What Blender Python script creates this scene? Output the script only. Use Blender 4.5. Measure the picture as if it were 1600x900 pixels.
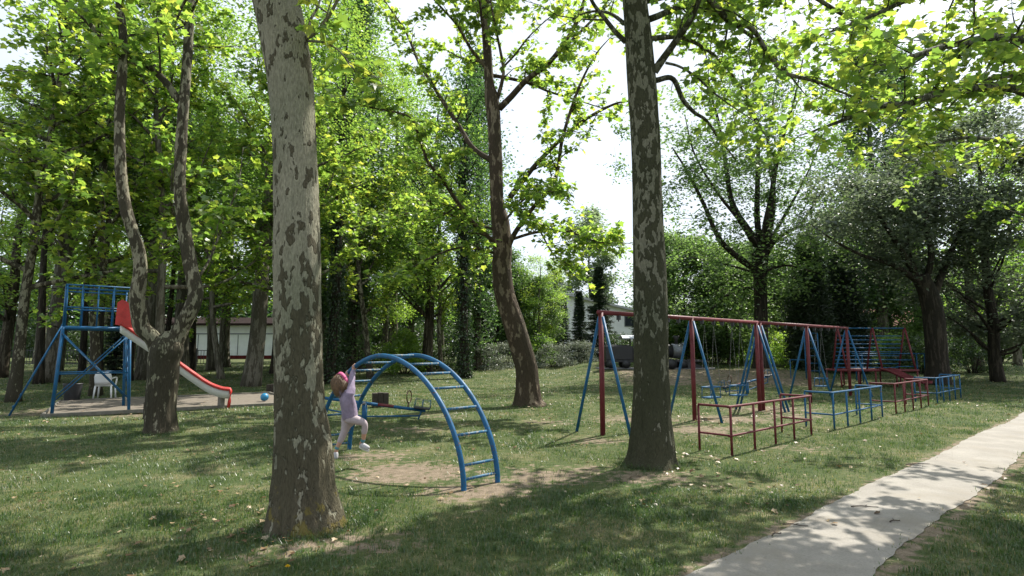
import bpy, math, random
import numpy as np
from mathutils import Vector, noise

for o in list(bpy.data.objects):
    bpy.data.objects.remove(o)
SC = bpy.context.scene
COL = SC.collection
R = math.radians
PI = math.pi

# ------------------------------------------------------------------ camera, sky, sun, exposure
CAM_H = 1.55
PITCH = math.atan(95 / 900)
cam = bpy.data.objects.new('camera', bpy.data.cameras.new('camera'))
COL.objects.link(cam)
cam.location = (0, 0, CAM_H)
cam.rotation_euler = (PI / 2 + PITCH, 0, 0)
cam.data.sensor_width = 36
cam.data.lens = 20.25
cam.data.clip_start = 0.05
cam.data.clip_end = 2000
SC.camera = cam

SUN_AZ = math.atan2(0.67, 0.74)
SUN_EL = R(52)
world = bpy.data.worlds.new('World')
SC.world = world
world.use_nodes = True
wn = world.node_tree.nodes
sky = wn.new('ShaderNodeTexSky')
sky.sky_type = 'NISHITA'
sky.sun_disc = False
sky.sun_elevation = SUN_EL
sky.sun_rotation = SUN_AZ
sky.air_density = 1.0
sky.dust_density = 2.5
wl = world.node_tree.links
wtc = wn.new('ShaderNodeTexCoord')
wno = wn.new('ShaderNodeTexNoise')
wno.inputs['Scale'].default_value = 2.6
wno.inputs['Detail'].default_value = 6
wl.new(wtc.outputs['Generated'], wno.inputs['Vector'])
wrp = wn.new('ShaderNodeValToRGB')
wrp.color_ramp.elements[0].position = .34
wrp.color_ramp.elements[0].color = (.55, .55, .55, 1)
wrp.color_ramp.elements[1].position = .56
wrp.color_ramp.elements[1].color = (1, 1, 1, 1)
wl.new(wno.outputs['Fac'], wrp.inputs[0])
wmx = wn.new('ShaderNodeMix')
wmx.data_type = 'RGBA'
wmx.inputs[7].default_value = (3.8, 4.15, 4.6, 1)      # thin bright cloud over the whole sky
wl.new(wrp.outputs[0], wmx.inputs[0])
wl.new(sky.outputs[0], wmx.inputs[6])
wl.new(wmx.outputs[2], wn['Background'].inputs[0])
wn['Background'].inputs[1].default_value = 0.15

sun = bpy.data.objects.new('sun', bpy.data.lights.new('sun', 'SUN'))
COL.objects.link(sun)
sun.data.energy = 5.0
sun.data.angle = R(0.53)
sun.data.color = (1.0, 0.95, 0.87)
sdir = Vector((math.sin(SUN_AZ) * math.cos(SUN_EL), math.cos(SUN_AZ) * math.cos(SUN_EL), math.sin(SUN_EL)))
sun.rotation_euler = (-sdir).to_track_quat('-Z', 'Y').to_euler()
sun.location = sdir * 60

SC.view_settings.view_transform = 'Standard'
SC.view_settings.look = 'None'
SC.view_settings.gamma = 1
SC.view_settings.use_curve_mapping = False
SC.view_settings.exposure = 0.86
SC.render.engine = 'CYCLES'
SC.cycles.use_denoising = True
SC.cycles.max_bounces = 8
SC.cycles.diffuse_bounces = 5
SC.cycles.transmission_bounces = 5

# ------------------------------------------------------------------ pixel -> place helpers
FP = 900.0
CT, ST = math.cos(PITCH), math.sin(PITCH)


def ray(u, v):
    a, b = (u - 800) / FP, (450 - v) / FP
    return np.array([a, CT - b * ST, ST + b * CT])


def at(u, v, Y):
    d = ray(u, v)
    return np.array([0, 0, CAM_H]) + d * (Y / d[1])


def ss(a, b, x):
    t = np.clip((x - a) / (b - a), 0, 1)
    return t * t * (3 - 2 * t)


def hgt(x, y):
    x = np.asarray(x, float)
    y = np.asarray(y, float)
    z = 0.5 * ss(24, 52, y) + 0.012 * np.sin(x * 1.3 + y * .7) * ss(10, 14, y) + 0.02 * np.sin(x * .5 - y * .6) * ss(9, 14, y)
    w = ss(2.0, 6.0, x) * (1 - ss(13.0, 19.0, x))
    z = z + 0.42 * ss(23.0, 29.5, y) * (1 - ss(38, 48, y)) * w
    return z


def hz(x, y):
    return float(hgt(x, y))


def G(u, v):
    d = ray(u, v)
    t = 1.0
    for i in range(4000):
        p = np.array([0, 0, CAM_H]) + d * t
        if p[2] <= hz(p[0], p[1]):
            break
        t += 0.02 if t < 30 else .05
    return p


def GP(u, Y):
    x = (u - 800) / FP * (Y * CT + (hz(0, Y) - CAM_H) * ST)
    return np.array([x, Y, hz(x, Y)])


# ------------------------------------------------------------------ object helpers
def tag(o, label, cat, group=None):
    o['label'] = label
    o['category'] = cat
    if group:
        o['group'] = group
    return o


def thing(name, label, cat, loc=(0, 0, 0), rz=0, group=None):
    o = bpy.data.objects.new(name, None)
    COL.objects.link(o)
    o.location = tuple(float(c) for c in loc)
    o.rotation_euler = (0, 0, rz)
    o.empty_display_size = .2
    return tag(o, label, cat, group)


class M:
    """collects geometry; build() links it as ONE mesh object"""

    def __init__(s):
        s.v, s.q, s.t, s.n, s.att = [], [], [], 0, []

    def add(s, v, q=None, t=None, att=None):
        v = np.asarray(v, float).reshape(-1, 3)
        if q is not None and len(q):
            s.q.append(np.asarray(q, int).reshape(-1, 4) + s.n)
        if t is not None and len(t):
            s.t.append(np.asarray(t, int).reshape(-1, 3) + s.n)
        s.v.append(v)
        s.att.append(np.zeros(len(v)) if att is None else np.asarray(att, float))
        s.n += len(v)
        return s

    def box(s, c, size, rz=0, axes=None):
        c = np.asarray(c, float)
        h = np.asarray(size, float) / 2
        k = np.array([[-1, -1, -1], [1, -1, -1], [1, 1, -1], [-1, 1, -1], [-1, -1, 1], [1, -1, 1], [1, 1, 1], [-1, 1, 1]], float) * h
        if axes is not None:
            k = k @ np.asarray(axes, float)
        elif rz:
            a, b = math.cos(rz), math.sin(rz)
            k = np.c_[k[:, 0] * a - k[:, 1] * b, k[:, 0] * b + k[:, 1] * a, k[:, 2]]
        return s.add(k + c, [[0, 3, 2, 1], [4, 5, 6, 7], [0, 1, 5, 4], [1, 2, 6, 5], [2, 3, 7, 6], [3, 0, 4, 7]])

    def tube(s, P, r, n=8, cap=True, rough=None):
        P = np.asarray(P, float)
        m = len(P)
        r = np.full(m, float(r)) if np.isscalar(r) else np.asarray(r, float)
        T = np.gradient(P, axis=0)
        T /= np.maximum(np.linalg.norm(T, axis=1), 1e-9)[:, None]
        ref = np.array([0, 0, 1.]) if abs(T[:, 2]).mean() < .7 else np.array([1., 0, 0])
        A = np.cross(T, ref)
        ln = np.linalg.norm(A, axis=1)
        bad = ln < 1e-3
        A[bad] = np.cross(T[bad], [0.3, 1, .2])
        A /= np.linalg.norm(A, axis=1)[:, None]
        B = np.cross(T, A)
        th = np.arange(n) * 2 * PI / n
        rr = r[:, None] * np.ones(n)
        if rough is not None:
            rr = rr * rough(P, th)
        V = P[:, None, :] + rr[..., None] * (np.cos(th)[None, :, None] * A[:, None, :] + np.sin(th)[None, :, None] * B[:, None, :])
        i = np.arange(m - 1)[:, None] * n
        j = np.arange(n)[None, :]
        j2 = (j + 1) % n
        q = np.stack([i + j, i + j2, i + n + j2, i + n + j], -1).reshape(-1, 4)
        V = V.reshape(-1, 3)
        t = None
        if cap:
            V = np.r_[V, [P[0], P[-1]]]
            k = np.arange(n)
            k2 = (k + 1) % n
            b = (m - 1) * n
            t = np.r_[np.c_[k2, k, np.full(n, m * n)], np.c_[b + k, b + k2, np.full(n, m * n + 1)]]
        return s.add(V, q, t)

    def build(s, name, mat, parent=None, smooth=True, att=False, local=None):
        me = bpy.data.meshes.new(name)
        V = np.concatenate(s.v) if s.v else np.zeros((0, 3))
        if local is not None:
            V = V - np.asarray(local, float)
        Q = np.concatenate(s.q) if s.q else np.zeros((0, 4), int)
        T = np.concatenate(s.t) if s.t else np.zeros((0, 3), int)
        me.vertices.add(len(V))
        me.vertices.foreach_set('co', V.astype(np.float32).ravel())
        li = np.r_[Q.ravel(), T.ravel()].astype(np.int32)
        me.loops.add(len(li))
        me.loops.foreach_set('vertex_index', li)
        st = np.r_[np.arange(len(Q)) * 4, len(Q) * 4 + np.arange(len(T)) * 3].astype(np.int32)
        me.polygons.add(len(st))
        me.polygons.foreach_set('loop_start', st)
        if att:
            a = me.attributes.new('rnd', 'FLOAT', 'POINT')
            a.data.foreach_set('value', np.concatenate(s.att).astype(np.float32))
        me.update(calc_edges=True)
        me.validate()
        me.polygons.foreach_set('use_smooth', np.full(len(st), smooth))
        me.materials.append(mat)
        o = bpy.data.objects.new(name, me)
        COL.objects.link(o)
        if parent is not None:
            o.parent = parent
        return o


def bevel(o, w=.01, seg=2):
    m = o.modifiers.new('bevel', 'BEVEL')
    m.width = w
    m.segments = seg
    m.limit_method = 'ANGLE'
    return o


def spline(P, n):
    """Catmull-Rom through the points (any number of columns)"""
    P = np.asarray(P, float)
    m = len(P)
    if m == 2:
        t = np.linspace(0, 1, n)[:, None]
        return P[0] * (1 - t) + P[1] * t
    E = np.r_[[2 * P[0] - P[1]], P, [2 * P[-1] - P[-2]]]
    out = []
    for x in np.linspace(0, m - 1 - 1e-9, n):
        i = int(x)
        t = x - i
        a, b, c, d = E[i], E[i + 1], E[i + 2], E[i + 3]
        out.append(.5 * (2 * b + (c - a) * t + (2 * a - 5 * b + 4 * c - d) * t * t + (3 * b - a - 3 * c + d) * t ** 3))
    return np.array(out)


def kids(o):
    return list(o.children)


def copy_tree(o, parent=None):
    ch = kids(o)
    c = o.copy()
    COL.objects.link(c)
    c.parent = parent
    for k in ch:
        copy_tree(k, c)
    return c


def structure(o):
    o['kind'] = 'structure'
    return o


# ------------------------------------------------------------------ materials
def nodemat(name):
    m = bpy.data.materials.new(name)
    m.use_nodes = True
    nt = m.node_tree
    return m, nt, nt.nodes['Principled BSDF'], nt.nodes['Material Output']


def nnoise(nt, scale, detail=4, vec=None, rough=.55):
    n = nt.nodes.new('ShaderNodeTexNoise')
    n.inputs['Scale'].default_value = scale
    n.inputs['Detail'].default_value = detail
    n.inputs['Roughness'].default_value = rough
    if vec is not None:
        nt.links.new(vec, n.inputs['Vector'])
    return n.outputs['Fac']


def nramp(nt, fac, stops, interp='LINEAR'):
    r = nt.nodes.new('ShaderNodeValToRGB')
    r.color_ramp.interpolation = interp
    e = r.color_ramp.elements
    while len(e) < len(stops):
        e.new(.5)
    for k, (p, c) in enumerate(stops):
        e[k].position = p
        e[k].color = (c[0], c[1], c[2], 1) if not np.isscalar(c) else (c, c, c, 1)
    nt.links.new(fac, r.inputs[0])
    return r.outputs[0]


def nmix(nt, fac, a, b, mode='MIX'):
    n = nt.nodes.new('ShaderNodeMix')
    n.data_type = 'RGBA'
    n.blend_type = mode
    for s, x in ((n.inputs[0], fac), (n.inputs[6], a), (n.inputs[7], b)):
        if hasattr(x, 'is_linked') or hasattr(x, 'links'):
            nt.links.new(x, s)
        elif np.isscalar(x):
            s.default_value = x
        else:
            s.default_value = (x[0], x[1], x[2], 1)
    return n.outputs[2]


def nmath(nt, op, a, b=None, clamp=False):
    n = nt.nodes.new('ShaderNodeMath')
    n.operation = op
    n.use_clamp = clamp
    for s, x in zip(n.inputs, (a, b)):
        if x is None:
            continue
        if np.isscalar(x):
            s.default_value = x
        else:
            nt.links.new(x, s)
    return n.outputs[0]


def ncoord(nt, which='Object', scale=(1, 1, 1)):
    c = nt.nodes.new('ShaderNodeTexCoord')
    m = nt.nodes.new('ShaderNodeMapping')
    m.inputs['Scale'].default_value = scale
    nt.links.new(c.outputs[which], m.inputs[0])
    return m.outputs[0]


def nbump(nt, b, h, strength=.5, dist=.02):
    n = nt.nodes.new('ShaderNodeBump')
    n.inputs['Strength'].default_value = strength
    n.inputs['Distance'].default_value = dist
    nt.links.new(h, n.inputs['Height'])
    nt.links.new(n.outputs[0], b.inputs['Normal'])


def plain(name, col, rough=.6, var=.25, scale=6., metal=0, bump=0, col2=None, cut=(.35, .7)):
    m, nt, b, o = nodemat(name)
    v = ncoord(nt)
    f = nnoise(nt, scale, 5, v)
    c2 = col2 if col2 is not None else [c * (1 - var) for c in col]
    nt.links.new(nramp(nt, f, [(cut[0], col), (cut[1], c2)]), b.inputs['Base Color'])
    b.inputs['Roughness'].default_value = rough
    b.inputs['Metallic'].default_value = metal
    if bump:
        nbump(nt, b, nnoise(nt, scale * 6, 4, v), bump, .01)
    return m


def paint(name, col, worn=(.09, .05, .035), cut=.625):
    """old gloss paint on steel pipe, faded and chipped"""
    m, nt, b, o = nodemat(name)
    v = ncoord(nt)
    fade = nramp(nt, nnoise(nt, 5, 5, v), [(.3, [c * .8 for c in col]), (.7, [min(1, c * 1.2 + .008) for c in col])])
    chip = nramp(nt, nnoise(nt, 38, 3, v), [(cut, (0, 0, 0)), (cut + .025, (1, 1, 1))])
    nt.links.new(nmix(nt, chip, fade, worn), b.inputs['Base Color'])
    b.inputs['Specular IOR Level'].default_value = .3
    nt.links.new(nramp(nt, nnoise(nt, 12, 4, v), [(.3, .42), (.7, .65)]), b.inputs['Roughness'])
    nbump(nt, b, nnoise(nt, 60, 3, v), .12, .004)
    return m


def bark(name, dark, mid, pale, cut, fade_z=2.2, fade=.18, lichen=False, scale=7., stretch=.4, bumpy=.5):
    """plates of flaked plane bark: dark old scales over pale new bark, old rough bark towards the foot"""
    m, nt, b, o = nodemat(name)
    v = ncoord(nt, 'Object', (1, 1, stretch))
    v2 = ncoord(nt, 'Object', (1, 1, .22))
    sep = nt.nodes.new('ShaderNodeSeparateXYZ')
    nt.links.new(ncoord(nt), sep.inputs[0])
    zf = nt.nodes.new('ShaderNodeMapRange')
    zf.inputs['From Min'].default_value = .1
    zf.inputs['From Max'].default_value = fade_z
    zf.inputs['To Min'].default_value = -fade
    zf.inputs['To Max'].default_value = 0.02
    nt.links.new(sep.outputs['Z'], zf.inputs['Value'])
    n1 = nnoise(nt, scale, 3.5, v, .5)
    n0 = nnoise(nt, scale * .3, 2, v)
    n5 = nnoise(nt, scale * 2.3, 3, v, .5)
    val = nmath(nt, 'ADD', nmath(nt, 'ADD', nmath(nt, 'MULTIPLY', nmath(nt, 'SUBTRACT', n1, .167), 1.5), zf.outputs[0]),
                nmath(nt, 'ADD', nmath(nt, 'MULTIPLY', nmath(nt, 'SUBTRACT', n0, .5), .5), nmath(nt, 'MULTIPLY', nmath(nt, 'SUBTRACT', n5, .5), .75)))
    fine = nnoise(nt, scale * 7, 4, v2)
    base = nramp(nt, val, [(cut - .012, dark), (cut, mid), (cut + .04, mid), (cut + .06, pale), (cut + .17, pale), (cut + .2, [.78 * c_ + .22 * d_ for c_, d_ in zip(pale, mid)]), (cut + .3, [.7 * c_ + .3 * d_ for c_, d_ in zip(pale, mid)]), (cut + .32, pale)])
    shade = nramp(nt, fine, [(.3, .62), (.7, 1.12)])
    c = nmix(nt, 1.0, base, shade, 'MULTIPLY')
    big = nramp(nt, nnoise(nt, 1.6, 3, v), [(.35, (.78, .82, .72)), (.65, (1.1, 1.06, 1.0))])
    c = nmix(nt, 1.0, c, big, 'MULTIPLY')
    if lichen:
        lz = nt.nodes.new('ShaderNodeMapRange')
        lz.inputs['From Min'].default_value = .12
        lz.inputs['From Max'].default_value = .75
        lz.inputs['To Min'].default_value = .07
        lz.inputs['To Max'].default_value = -.25
        nt.links.new(sep.outputs['Z'], lz.inputs['Value'])
        lm = nramp(nt, nmath(nt, 'ADD', nnoise(nt, 9, 5, ncoord(nt)), lz.outputs[0]), [(.6, 0.), (.66, 1.)])
        c = nmix(nt, nmath(nt, 'MULTIPLY', lm, .6), c, (.2, .16, .035))
    nt.links.new(c, b.inputs['Base Color'])
    b.inputs['Roughness'].default_value = .9
    b.inputs['Specular IOR Level'].default_value = .2
    step = nramp(nt, val, [(cut - .02, 1.), (cut + .05, 0.)])
    hb = nmath(nt, 'ADD', nmath(nt, 'MULTIPLY', step, .9), nmath(nt, 'MULTIPLY', fine, .8))
    nbump(nt, b, hb, bumpy, .03)
    return m


def leafmat(name, stops, trans=.5, tcol=None, rough=.55, vary=.05):
    """thin leaf: diffuse + translucent, tone picked per leaf by the rnd attribute"""
    m, nt, b, o = nodemat(name)
    nt.nodes.remove(b)
    a = nt.nodes.new('ShaderNodeAttribute')
    a.attribute_name = 'rnd'
    oi = nt.nodes.new('ShaderNodeObjectInfo')
    f = nmath(nt, 'ADD', a.outputs['Fac'], nmath(nt, 'MULTIPLY', nmath(nt, 'SUBTRACT', oi.outputs['Random'], .5), vary * 4), True)
    c = nramp(nt, f, stops)
    d = nt.nodes.new('ShaderNodeBsdfDiffuse')
    t = nt.nodes.new('ShaderNodeBsdfTranslucent')
    g = nt.nodes.new('ShaderNodeBsdfGlossy')
    g.inputs['Roughness'].default_value = .42
    g.inputs['Color'].default_value = (.8, .8, .8, 1)
    nt.links.new(c, d.inputs['Color'])
    tc = nmix(nt, 1.0, c, tcol or (2.9, 2.85, 1.7), 'MULTIPLY')
    nt.links.new(tc, t.inputs['Color'])
    mx = nt.nodes.new('ShaderNodeMixShader')
    mx.inputs[0].default_value = trans
    nt.links.new(d.outputs[0], mx.inputs[1])
    nt.links.new(t.outputs[0], mx.inputs[2])
    m2 = nt.nodes.new('ShaderNodeMixShader')
    m2.inputs[0].default_value = .06
    nt.links.new(mx.outputs[0], m2.inputs[1])
    nt.links.new(g.outputs[0], m2.inputs[2])
    nt.links.new(m2.outputs[0], o.inputs['Surface'])
    return m


MB_BLUE = paint('blue_paint', (.003, .082, .19))
MB_WORN = paint('worn_blue_paint', (.014, .09, .17), (.2, .2, .2), .56)
MB_RED = paint('maroon_paint', (.12, .015, .02))
MB_SCARLET = paint('scarlet_paint', (.42, .03, .025))
MB_STEEL = plain('worn_steel', (.22, .22, .22), .4, .4, 20, .7)
MB_WHITE = plain('white_plastic', (.72, .73, .72), .45, .12, 3)
MB_BLACK = plain('dark_plastic', (.025, .025, .028), .5, .3, 8)
MB_RUBBER = plain('hoop_rubber', (.12, .06, .035), .6, .4, 8)
MB_WOODDARK = plain('tarred_wood', (.045, .034, .025), .85, .5, 14, 0, .5)
MB_PLANK = plain('weathered_plank', (.2, .185, .15), .85, .4, 10, 0, .4)
LF_PLANE = leafmat('plane_leaf', [(0, (.05, .095, .024)), (.35, (.095, .165, .032)), (.8, (.155, .22, .04)), (1, (.21, .24, .045))], .64)
LF_PLANE2 = leafmat('plane_leaf_light', [(0, (.055, .1, .026)), (.35, (.1, .165, .036)), (.8, (.165, .22, .045)), (1, (.225, .24, .05))], .64)
LF_BROAD = leafmat('wood_leaf', [(0, (.045, .09, .026)), (.5, (.085, .15, .034)), (1, (.145, .2, .045))], .62)
LF_DARK = leafmat('dark_leaf', [(0, (.022, .045, .018)), (.5, (.042, .075, .028)), (1, (.07, .11, .038))], .42, (1.6, 1.7, .8))
LF_POPLAR = leafmat('poplar_leaf', [(0, (.025, .055, .023)), (.6, (.048, .095, .036)), (1, (.085, .135, .048))], .48, (2.1, 2.2, 1.3))
LF_GREY = leafmat('grey_leaf', [(0, (.045, .066, .042)), (.5, (.08, .106, .066)), (1, (.12, .15, .095))], .44, (1.9, 1.9, 1.5))
LF_SILVER = leafmat('silver_leaf', [(0, (.10, .125, .09)), (.5, (.16, .185, .14)), (1, (.22, .25, .19))], .3, (1.3, 1.3, 1.0))
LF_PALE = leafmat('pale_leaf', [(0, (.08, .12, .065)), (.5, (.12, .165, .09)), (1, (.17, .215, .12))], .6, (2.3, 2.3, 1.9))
LF_FEATHER = leafmat('feathery_leaf', [(0, (.05, .095, .036)), (.5, (.085, .145, .05)), (1, (.13, .195, .07))], .52, (2.2, 2.2, 1.4))
LF_NEEDLE = leafmat('needles', [(0, (.012, .027, .013)), (.5, (.024, .047, .02)), (1, (.042, .07, .027))], .2, (1.3, 1.3, .8))
LF_IVY = leafmat('ivy_leaf', [(0, (.012, .03, .01)), (.5, (.025, .055, .018)), (1, (.05, .09, .025))], .25, (1.5, 1.6, .8))
BK_PALE = bark('plane_bark_pale', (.1, .088, .06), (.165, .155, .112), (.285, .272, .212), .375, 2.7, .30, True, scale=12, stretch=.45, bumpy=1.0)
BK_MOSSY = bark('plane_bark_mossy', (.06, .06, .037), (.1, .1, .068), (.2, .195, .152), .51, 3.0, .24, scale=13, stretch=.45, bumpy=1.0)
BK_FORK = bark('plane_bark_fork', (.055, .048, .034), (.11, .098, .07), (.24, .225, .17), .53, 1.8, .25, scale=10)
BK_BROWN = bark('plane_bark_brown', (.06, .045, .032), (.098, .074, .053), (.185, .15, .112), .60, 2.5, .08)
BK_WOOD = bark('wood_bark', (.045, .037, .027), (.075, .062, .045), (.12, .105, .08), .55, 1, .02, scale=9, stretch=.15)
BK_GREY = bark('grey_bark', (.09, .08, .062), (.13, .118, .095), (.19, .175, .145), .52, 1, .02, scale=8, stretch=.2)
BK_DARK = bark('dark_bark', (.026, .022, .017), (.04, .033, .025), (.06, .05, .04), .55, 1, .02, scale=9, stretch=.15)

# ------------------------------------------------------------------ ground, path, sand
AX = np.array([.745, .667])     # the playground is laid out along this axis
NX = np.array([-.667, .745])
rng = np.random.default_rng(7)

PATCH = [G(640, 738), G(585, 712), G(745, 768), G(852, 745), G(905, 735), G(1000, 655), G(940, 690), G(1090, 672), G(1140, 655),
         G(1205, 640), G(1235, 650), G(655, 672), G(690, 650), G(860, 660), G(480, 850), G(1010, 745), G(560, 850), G(1150, 612), G(1250, 700), G(150, 645), G(100, 640), G(195, 650), G(60, 645)]
PRAD = [.8, .6, .55, .65, .4, 1.0, .5, .9, 1.0, 1.1, .8, .6, .6, .7, .45, .55, .45, 1.0, .5, .9, 1.0, .6, 1.0]
PSTR = [.8, .6, .8, .7, .6, .7, .6, .7, .75, .7, .6, .55, .5, .5, .55, .7, .6, .5, .5, .7, .65, .6, .6]


def path_ab(x, y):
    """signed coordinates along / across the path (0 = left edge)"""
    dx, dy = x - 1.17, y - 4.15
    return dx * AX[0] + dy * AX[1], dx * AX[1] - dy * AX[0]


def edge_wob(a, k):
    return .03 * np.sin(a * 1.1 + k) + .01 * np.sin(a * 4.1 + 2 * k) + .008 * np.sin(a * 9.3 + k * 3) + .006 * np.sin(a * 23 + k * 5)


def bareness(x, y):
    b = np.zeros(np.shape(x))
    for p, r, s in zip(PATCH, PRAD, PSTR):
        d2 = ((x - p[0]) ** 2 * .6 + (y - p[1]) ** 2) / r ** 2
        b = np.maximum(b, s * np.exp(-d2))
    # sloping earth bank below the locomotive
    bank = ss(22.5, 25, y) * (1 - ss(30, 31.5, y)) * ss(3.5, 6, x) * (1 - ss(12, 17, x))
    b = np.maximum(b, .62 * bank)
    a, c = path_ab(x, y)
    e = np.maximum(np.exp(-((c + .0) / .10) ** 2), np.exp(-((c - .9) / .13) ** 2))
    return np.maximum(b, .62 * e)


def axis(lo, hi, near_lo, near_hi, fine, grow):
    a = list(np.arange(near_lo, near_hi, fine))
    s, x = fine, near_hi
    while x < hi:
        a.append(x)
        s *= grow
        x += s
    a.append(hi)
    s, x = fine, near_lo
    while x > lo:
        s *= grow
        x -= s
        a.insert(0, max(x, lo))
    return np.array(a)


gx = axis(-400, 400, -13, 17, .14, 1.13)
gy = axis(-60, 700, 2, 24, .14, 1.1)
X, Y = np.meshgrid(gx, gy)
Z = hgt(X, Y)
ny, nx = X.shape
idx = np.arange(ny * nx).reshape(ny, nx)
q = np.stack([idx[:-1, :-1], idx[:-1, 1:], idx[1:, 1:], idx[1:, :-1]], -1).reshape(-1, 4)
gm, nt, b, o = nodemat('lawn_soil')
at_ = nt.nodes.new('ShaderNodeAttribute')
at_.attribute_name = 'rnd'
v = ncoord(nt)
n1 = nnoise(nt, 1.1, 5, v)
n2 = nnoise(nt, 9, 5, v)
n3 = nnoise(nt, 55, 4, v)
grass = nramp(nt, nmath(nt, 'ADD', nmath(nt, 'MULTIPLY', n1, .6), nmath(nt, 'MULTIPLY', n2, .4)),
              [(.36, (.045, .07, .024)), (.5, (.075, .095, .037)), (.62, (.15, .14, .075))])
grass = nmix(nt, 1.0, grass, nramp(nt, n3, [(.3, .65), (.7, 1.25)]), 'MULTIPLY')
dirt = nramp(nt, nmath(nt, 'ADD', nmath(nt, 'MULTIPLY', n2, .5), nmath(nt, 'MULTIPLY', n3, .5)), [(.35, (.105, .082, .058)), (.65, (.25, .2, .145))])
f = nramp(nt, nmath(nt, 'ADD', at_.outputs['Fac'], nmath(nt, 'ADD', nmath(nt, 'MULTIPLY', nmath(nt, 'SUBTRACT', n2, .5), 1.5), nmath(nt, 'MULTIPLY', nmath(nt, 'SUBTRACT', nnoise(nt, 3.2, 4, v), .5), 1.2))), [(.36, 0.), (.62, 1.)])
nt.links.new(nmix(nt, f, grass, dirt), b.inputs['Base Color'])
b.inputs['Roughness'].default_value = .95
b.inputs['Specular IOR Level'].default_value = .1
nbump(nt, b, n3, .6, .03)
g = M()
g.add(np.c_[X.ravel(), Y.ravel(), Z.ravel()], q, None, bareness(X, Y).ravel())
structure(g.build('ground', gm, att=True))

# the concrete path, worn edges
pm, nt, b, o = nodemat('path_concrete')
v = ncoord(nt)
c1 = nramp(nt, nnoise(nt, 2.2, 6, v), [(.3, (.2, .184, .157)), (.7, (.285, .264, .228))])
c1 = nmix(nt, 1.0, c1, nramp(nt, nnoise(nt, 70, 3, v), [(.3, .82), (.7, 1.1)]), 'MULTIPLY')
c1 = nmix(nt, nramp(nt, nnoise(nt, .9, 6, v, .7), [(.5, 0.), (.62, .55)]), c1, (.2, .175, .135))
c1 = nmix(nt, nramp(nt, nnoise(nt, 24, 5, v), [(.62, 0.), (.7, .5)]), c1, (.15, .13, .1))
crack = nt.nodes.new('ShaderNodeTexVoronoi')
crack.feature = 'DISTANCE_TO_EDGE'
crack.inputs['Scale'].default_value = .8
nt.links.new(nmix(nt, .12, v, nt.nodes.new('ShaderNodeTexNoise').outputs['Color']), crack.inputs['Vector'])
c1 = nmix(nt, nramp(nt, crack.outputs['Distance'], [(.0, .2), (.005, 0.)]), c1, (.10, .085, .065))
nt.links.new(c1, b.inputs['Base Color'])
b.inputs['Roughness'].default_value = .9
nbump(nt, b, nnoise(nt, 90, 4, v), .25, .006)
aa = np.arange(-6, 32, .06)
P = M()
nc = 9
rows = []
for a in aa:
    l, r_ = edge_wob(a, .3), .87 + edge_wob(a, 2.1)
    for k in range(nc):
        c = l + (r_ - l) * k / (nc - 1)
        p = np.array([1.17, 4.15]) + AX * a + np.array([AX[1], -AX[0]]) * c
        edge = .0 if k in (0, nc - 1) else .012
        rows.append((p[0], p[1], hz(p[0], p[1]) + .006 + edge))
i = np.arange(len(aa) - 1)[:, None] * nc
j = np.arange(nc - 1)[None]
P.add(rows, np.stack([i + j, i + j + 1, i + nc + j + 1, i + nc + j], -1).reshape(-1, 4)[:, ::-1])
structure(P.build('path', pm))

# sand pit
SP0 = np.array([-8.48, 14.73])
SA = np.array([.83, .557])
SN = np.array([-.557, .83])
sm = plain('sand', (.165, .14, .107), .95, .3, 7, 0, .5)
S = M()
sx = np.linspace(-2.6, 3.1, 60)
sy = np.linspace(0.05, 4.4, 40)
pts = []
for yy in sy:
    for xx in sx:
        p = SP0 + SA * xx + SN * yy
        pts.append((p[0], p[1], hz(p[0], p[1]) + .03 + .02 * noise.noise((xx * 1.5, yy * 1.5, 0))))
i = np.arange(39)[:, None] * 60
j = np.arange(59)[None]
S.add(pts, np.stack([i + j, i + j + 1, i + 61 + j, i + 60 + j], -1).reshape(-1, 4))
structure(S.build('sand', sm))
bd = thing('sandpit_border', 'low weathered plank border framing the sand under the slide', 'border', (SP0[0], SP0[1], 0))
for a0, a1, b0, b1 in ((-2.6, 3.1, 0, 0), (-2.6, 3.1, 4.4, 4.4), (3.1, 3.1, 0, 4.4), (-2.6, -2.6, 0, 4.4)):
    p0, p1 = SP0 + SA * a0 + SN * b0, SP0 + SA * a1 + SN * b1
    d = p1 - p0
    c = (p0 + p1) / 2 - SP0
    m = M().box((c[0], c[1], .035), (np.linalg.norm(d) + (.0 if b0 != b1 else .07), .06, .09), math.atan2(d[1], d[0]))
    bevel(m.build('plank', MB_PLANK, bd, False), .008)

# ------------------------------------------------------------------ leaves
T_LOBE = np.array([[0, .36, 0], [0, 0, 0], [.40, .04, 0], [.36, .26, 0], [.55, .55, 0], [.29, .60, 0], [0, 1, 0], [-.29, .60, 0], [-.55, .55, 0], [-.36, .26, 0], [-.40, .04, 0]])
T_LOBE[:, 2] = .22 * np.abs(T_LOBE[:, 0]) - .22 * T_LOBE[:, 1] ** 2
F_LOBE = np.array([[0, 1 + k, 1 + (k + 1) % 10] for k in range(10)])
T_OVAL = np.array([[0, 0, 0], [.34, .45, .09], [0, 1, -.12], [-.34, .45, .09]])
F_OVAL = np.array([[0, 1, 2], [0, 2, 3]])
T_NARROW = np.array([[0, 0, 0], [.12, .4, .02], [0, 1, -.1], [-.12, .4, .02]])


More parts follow.
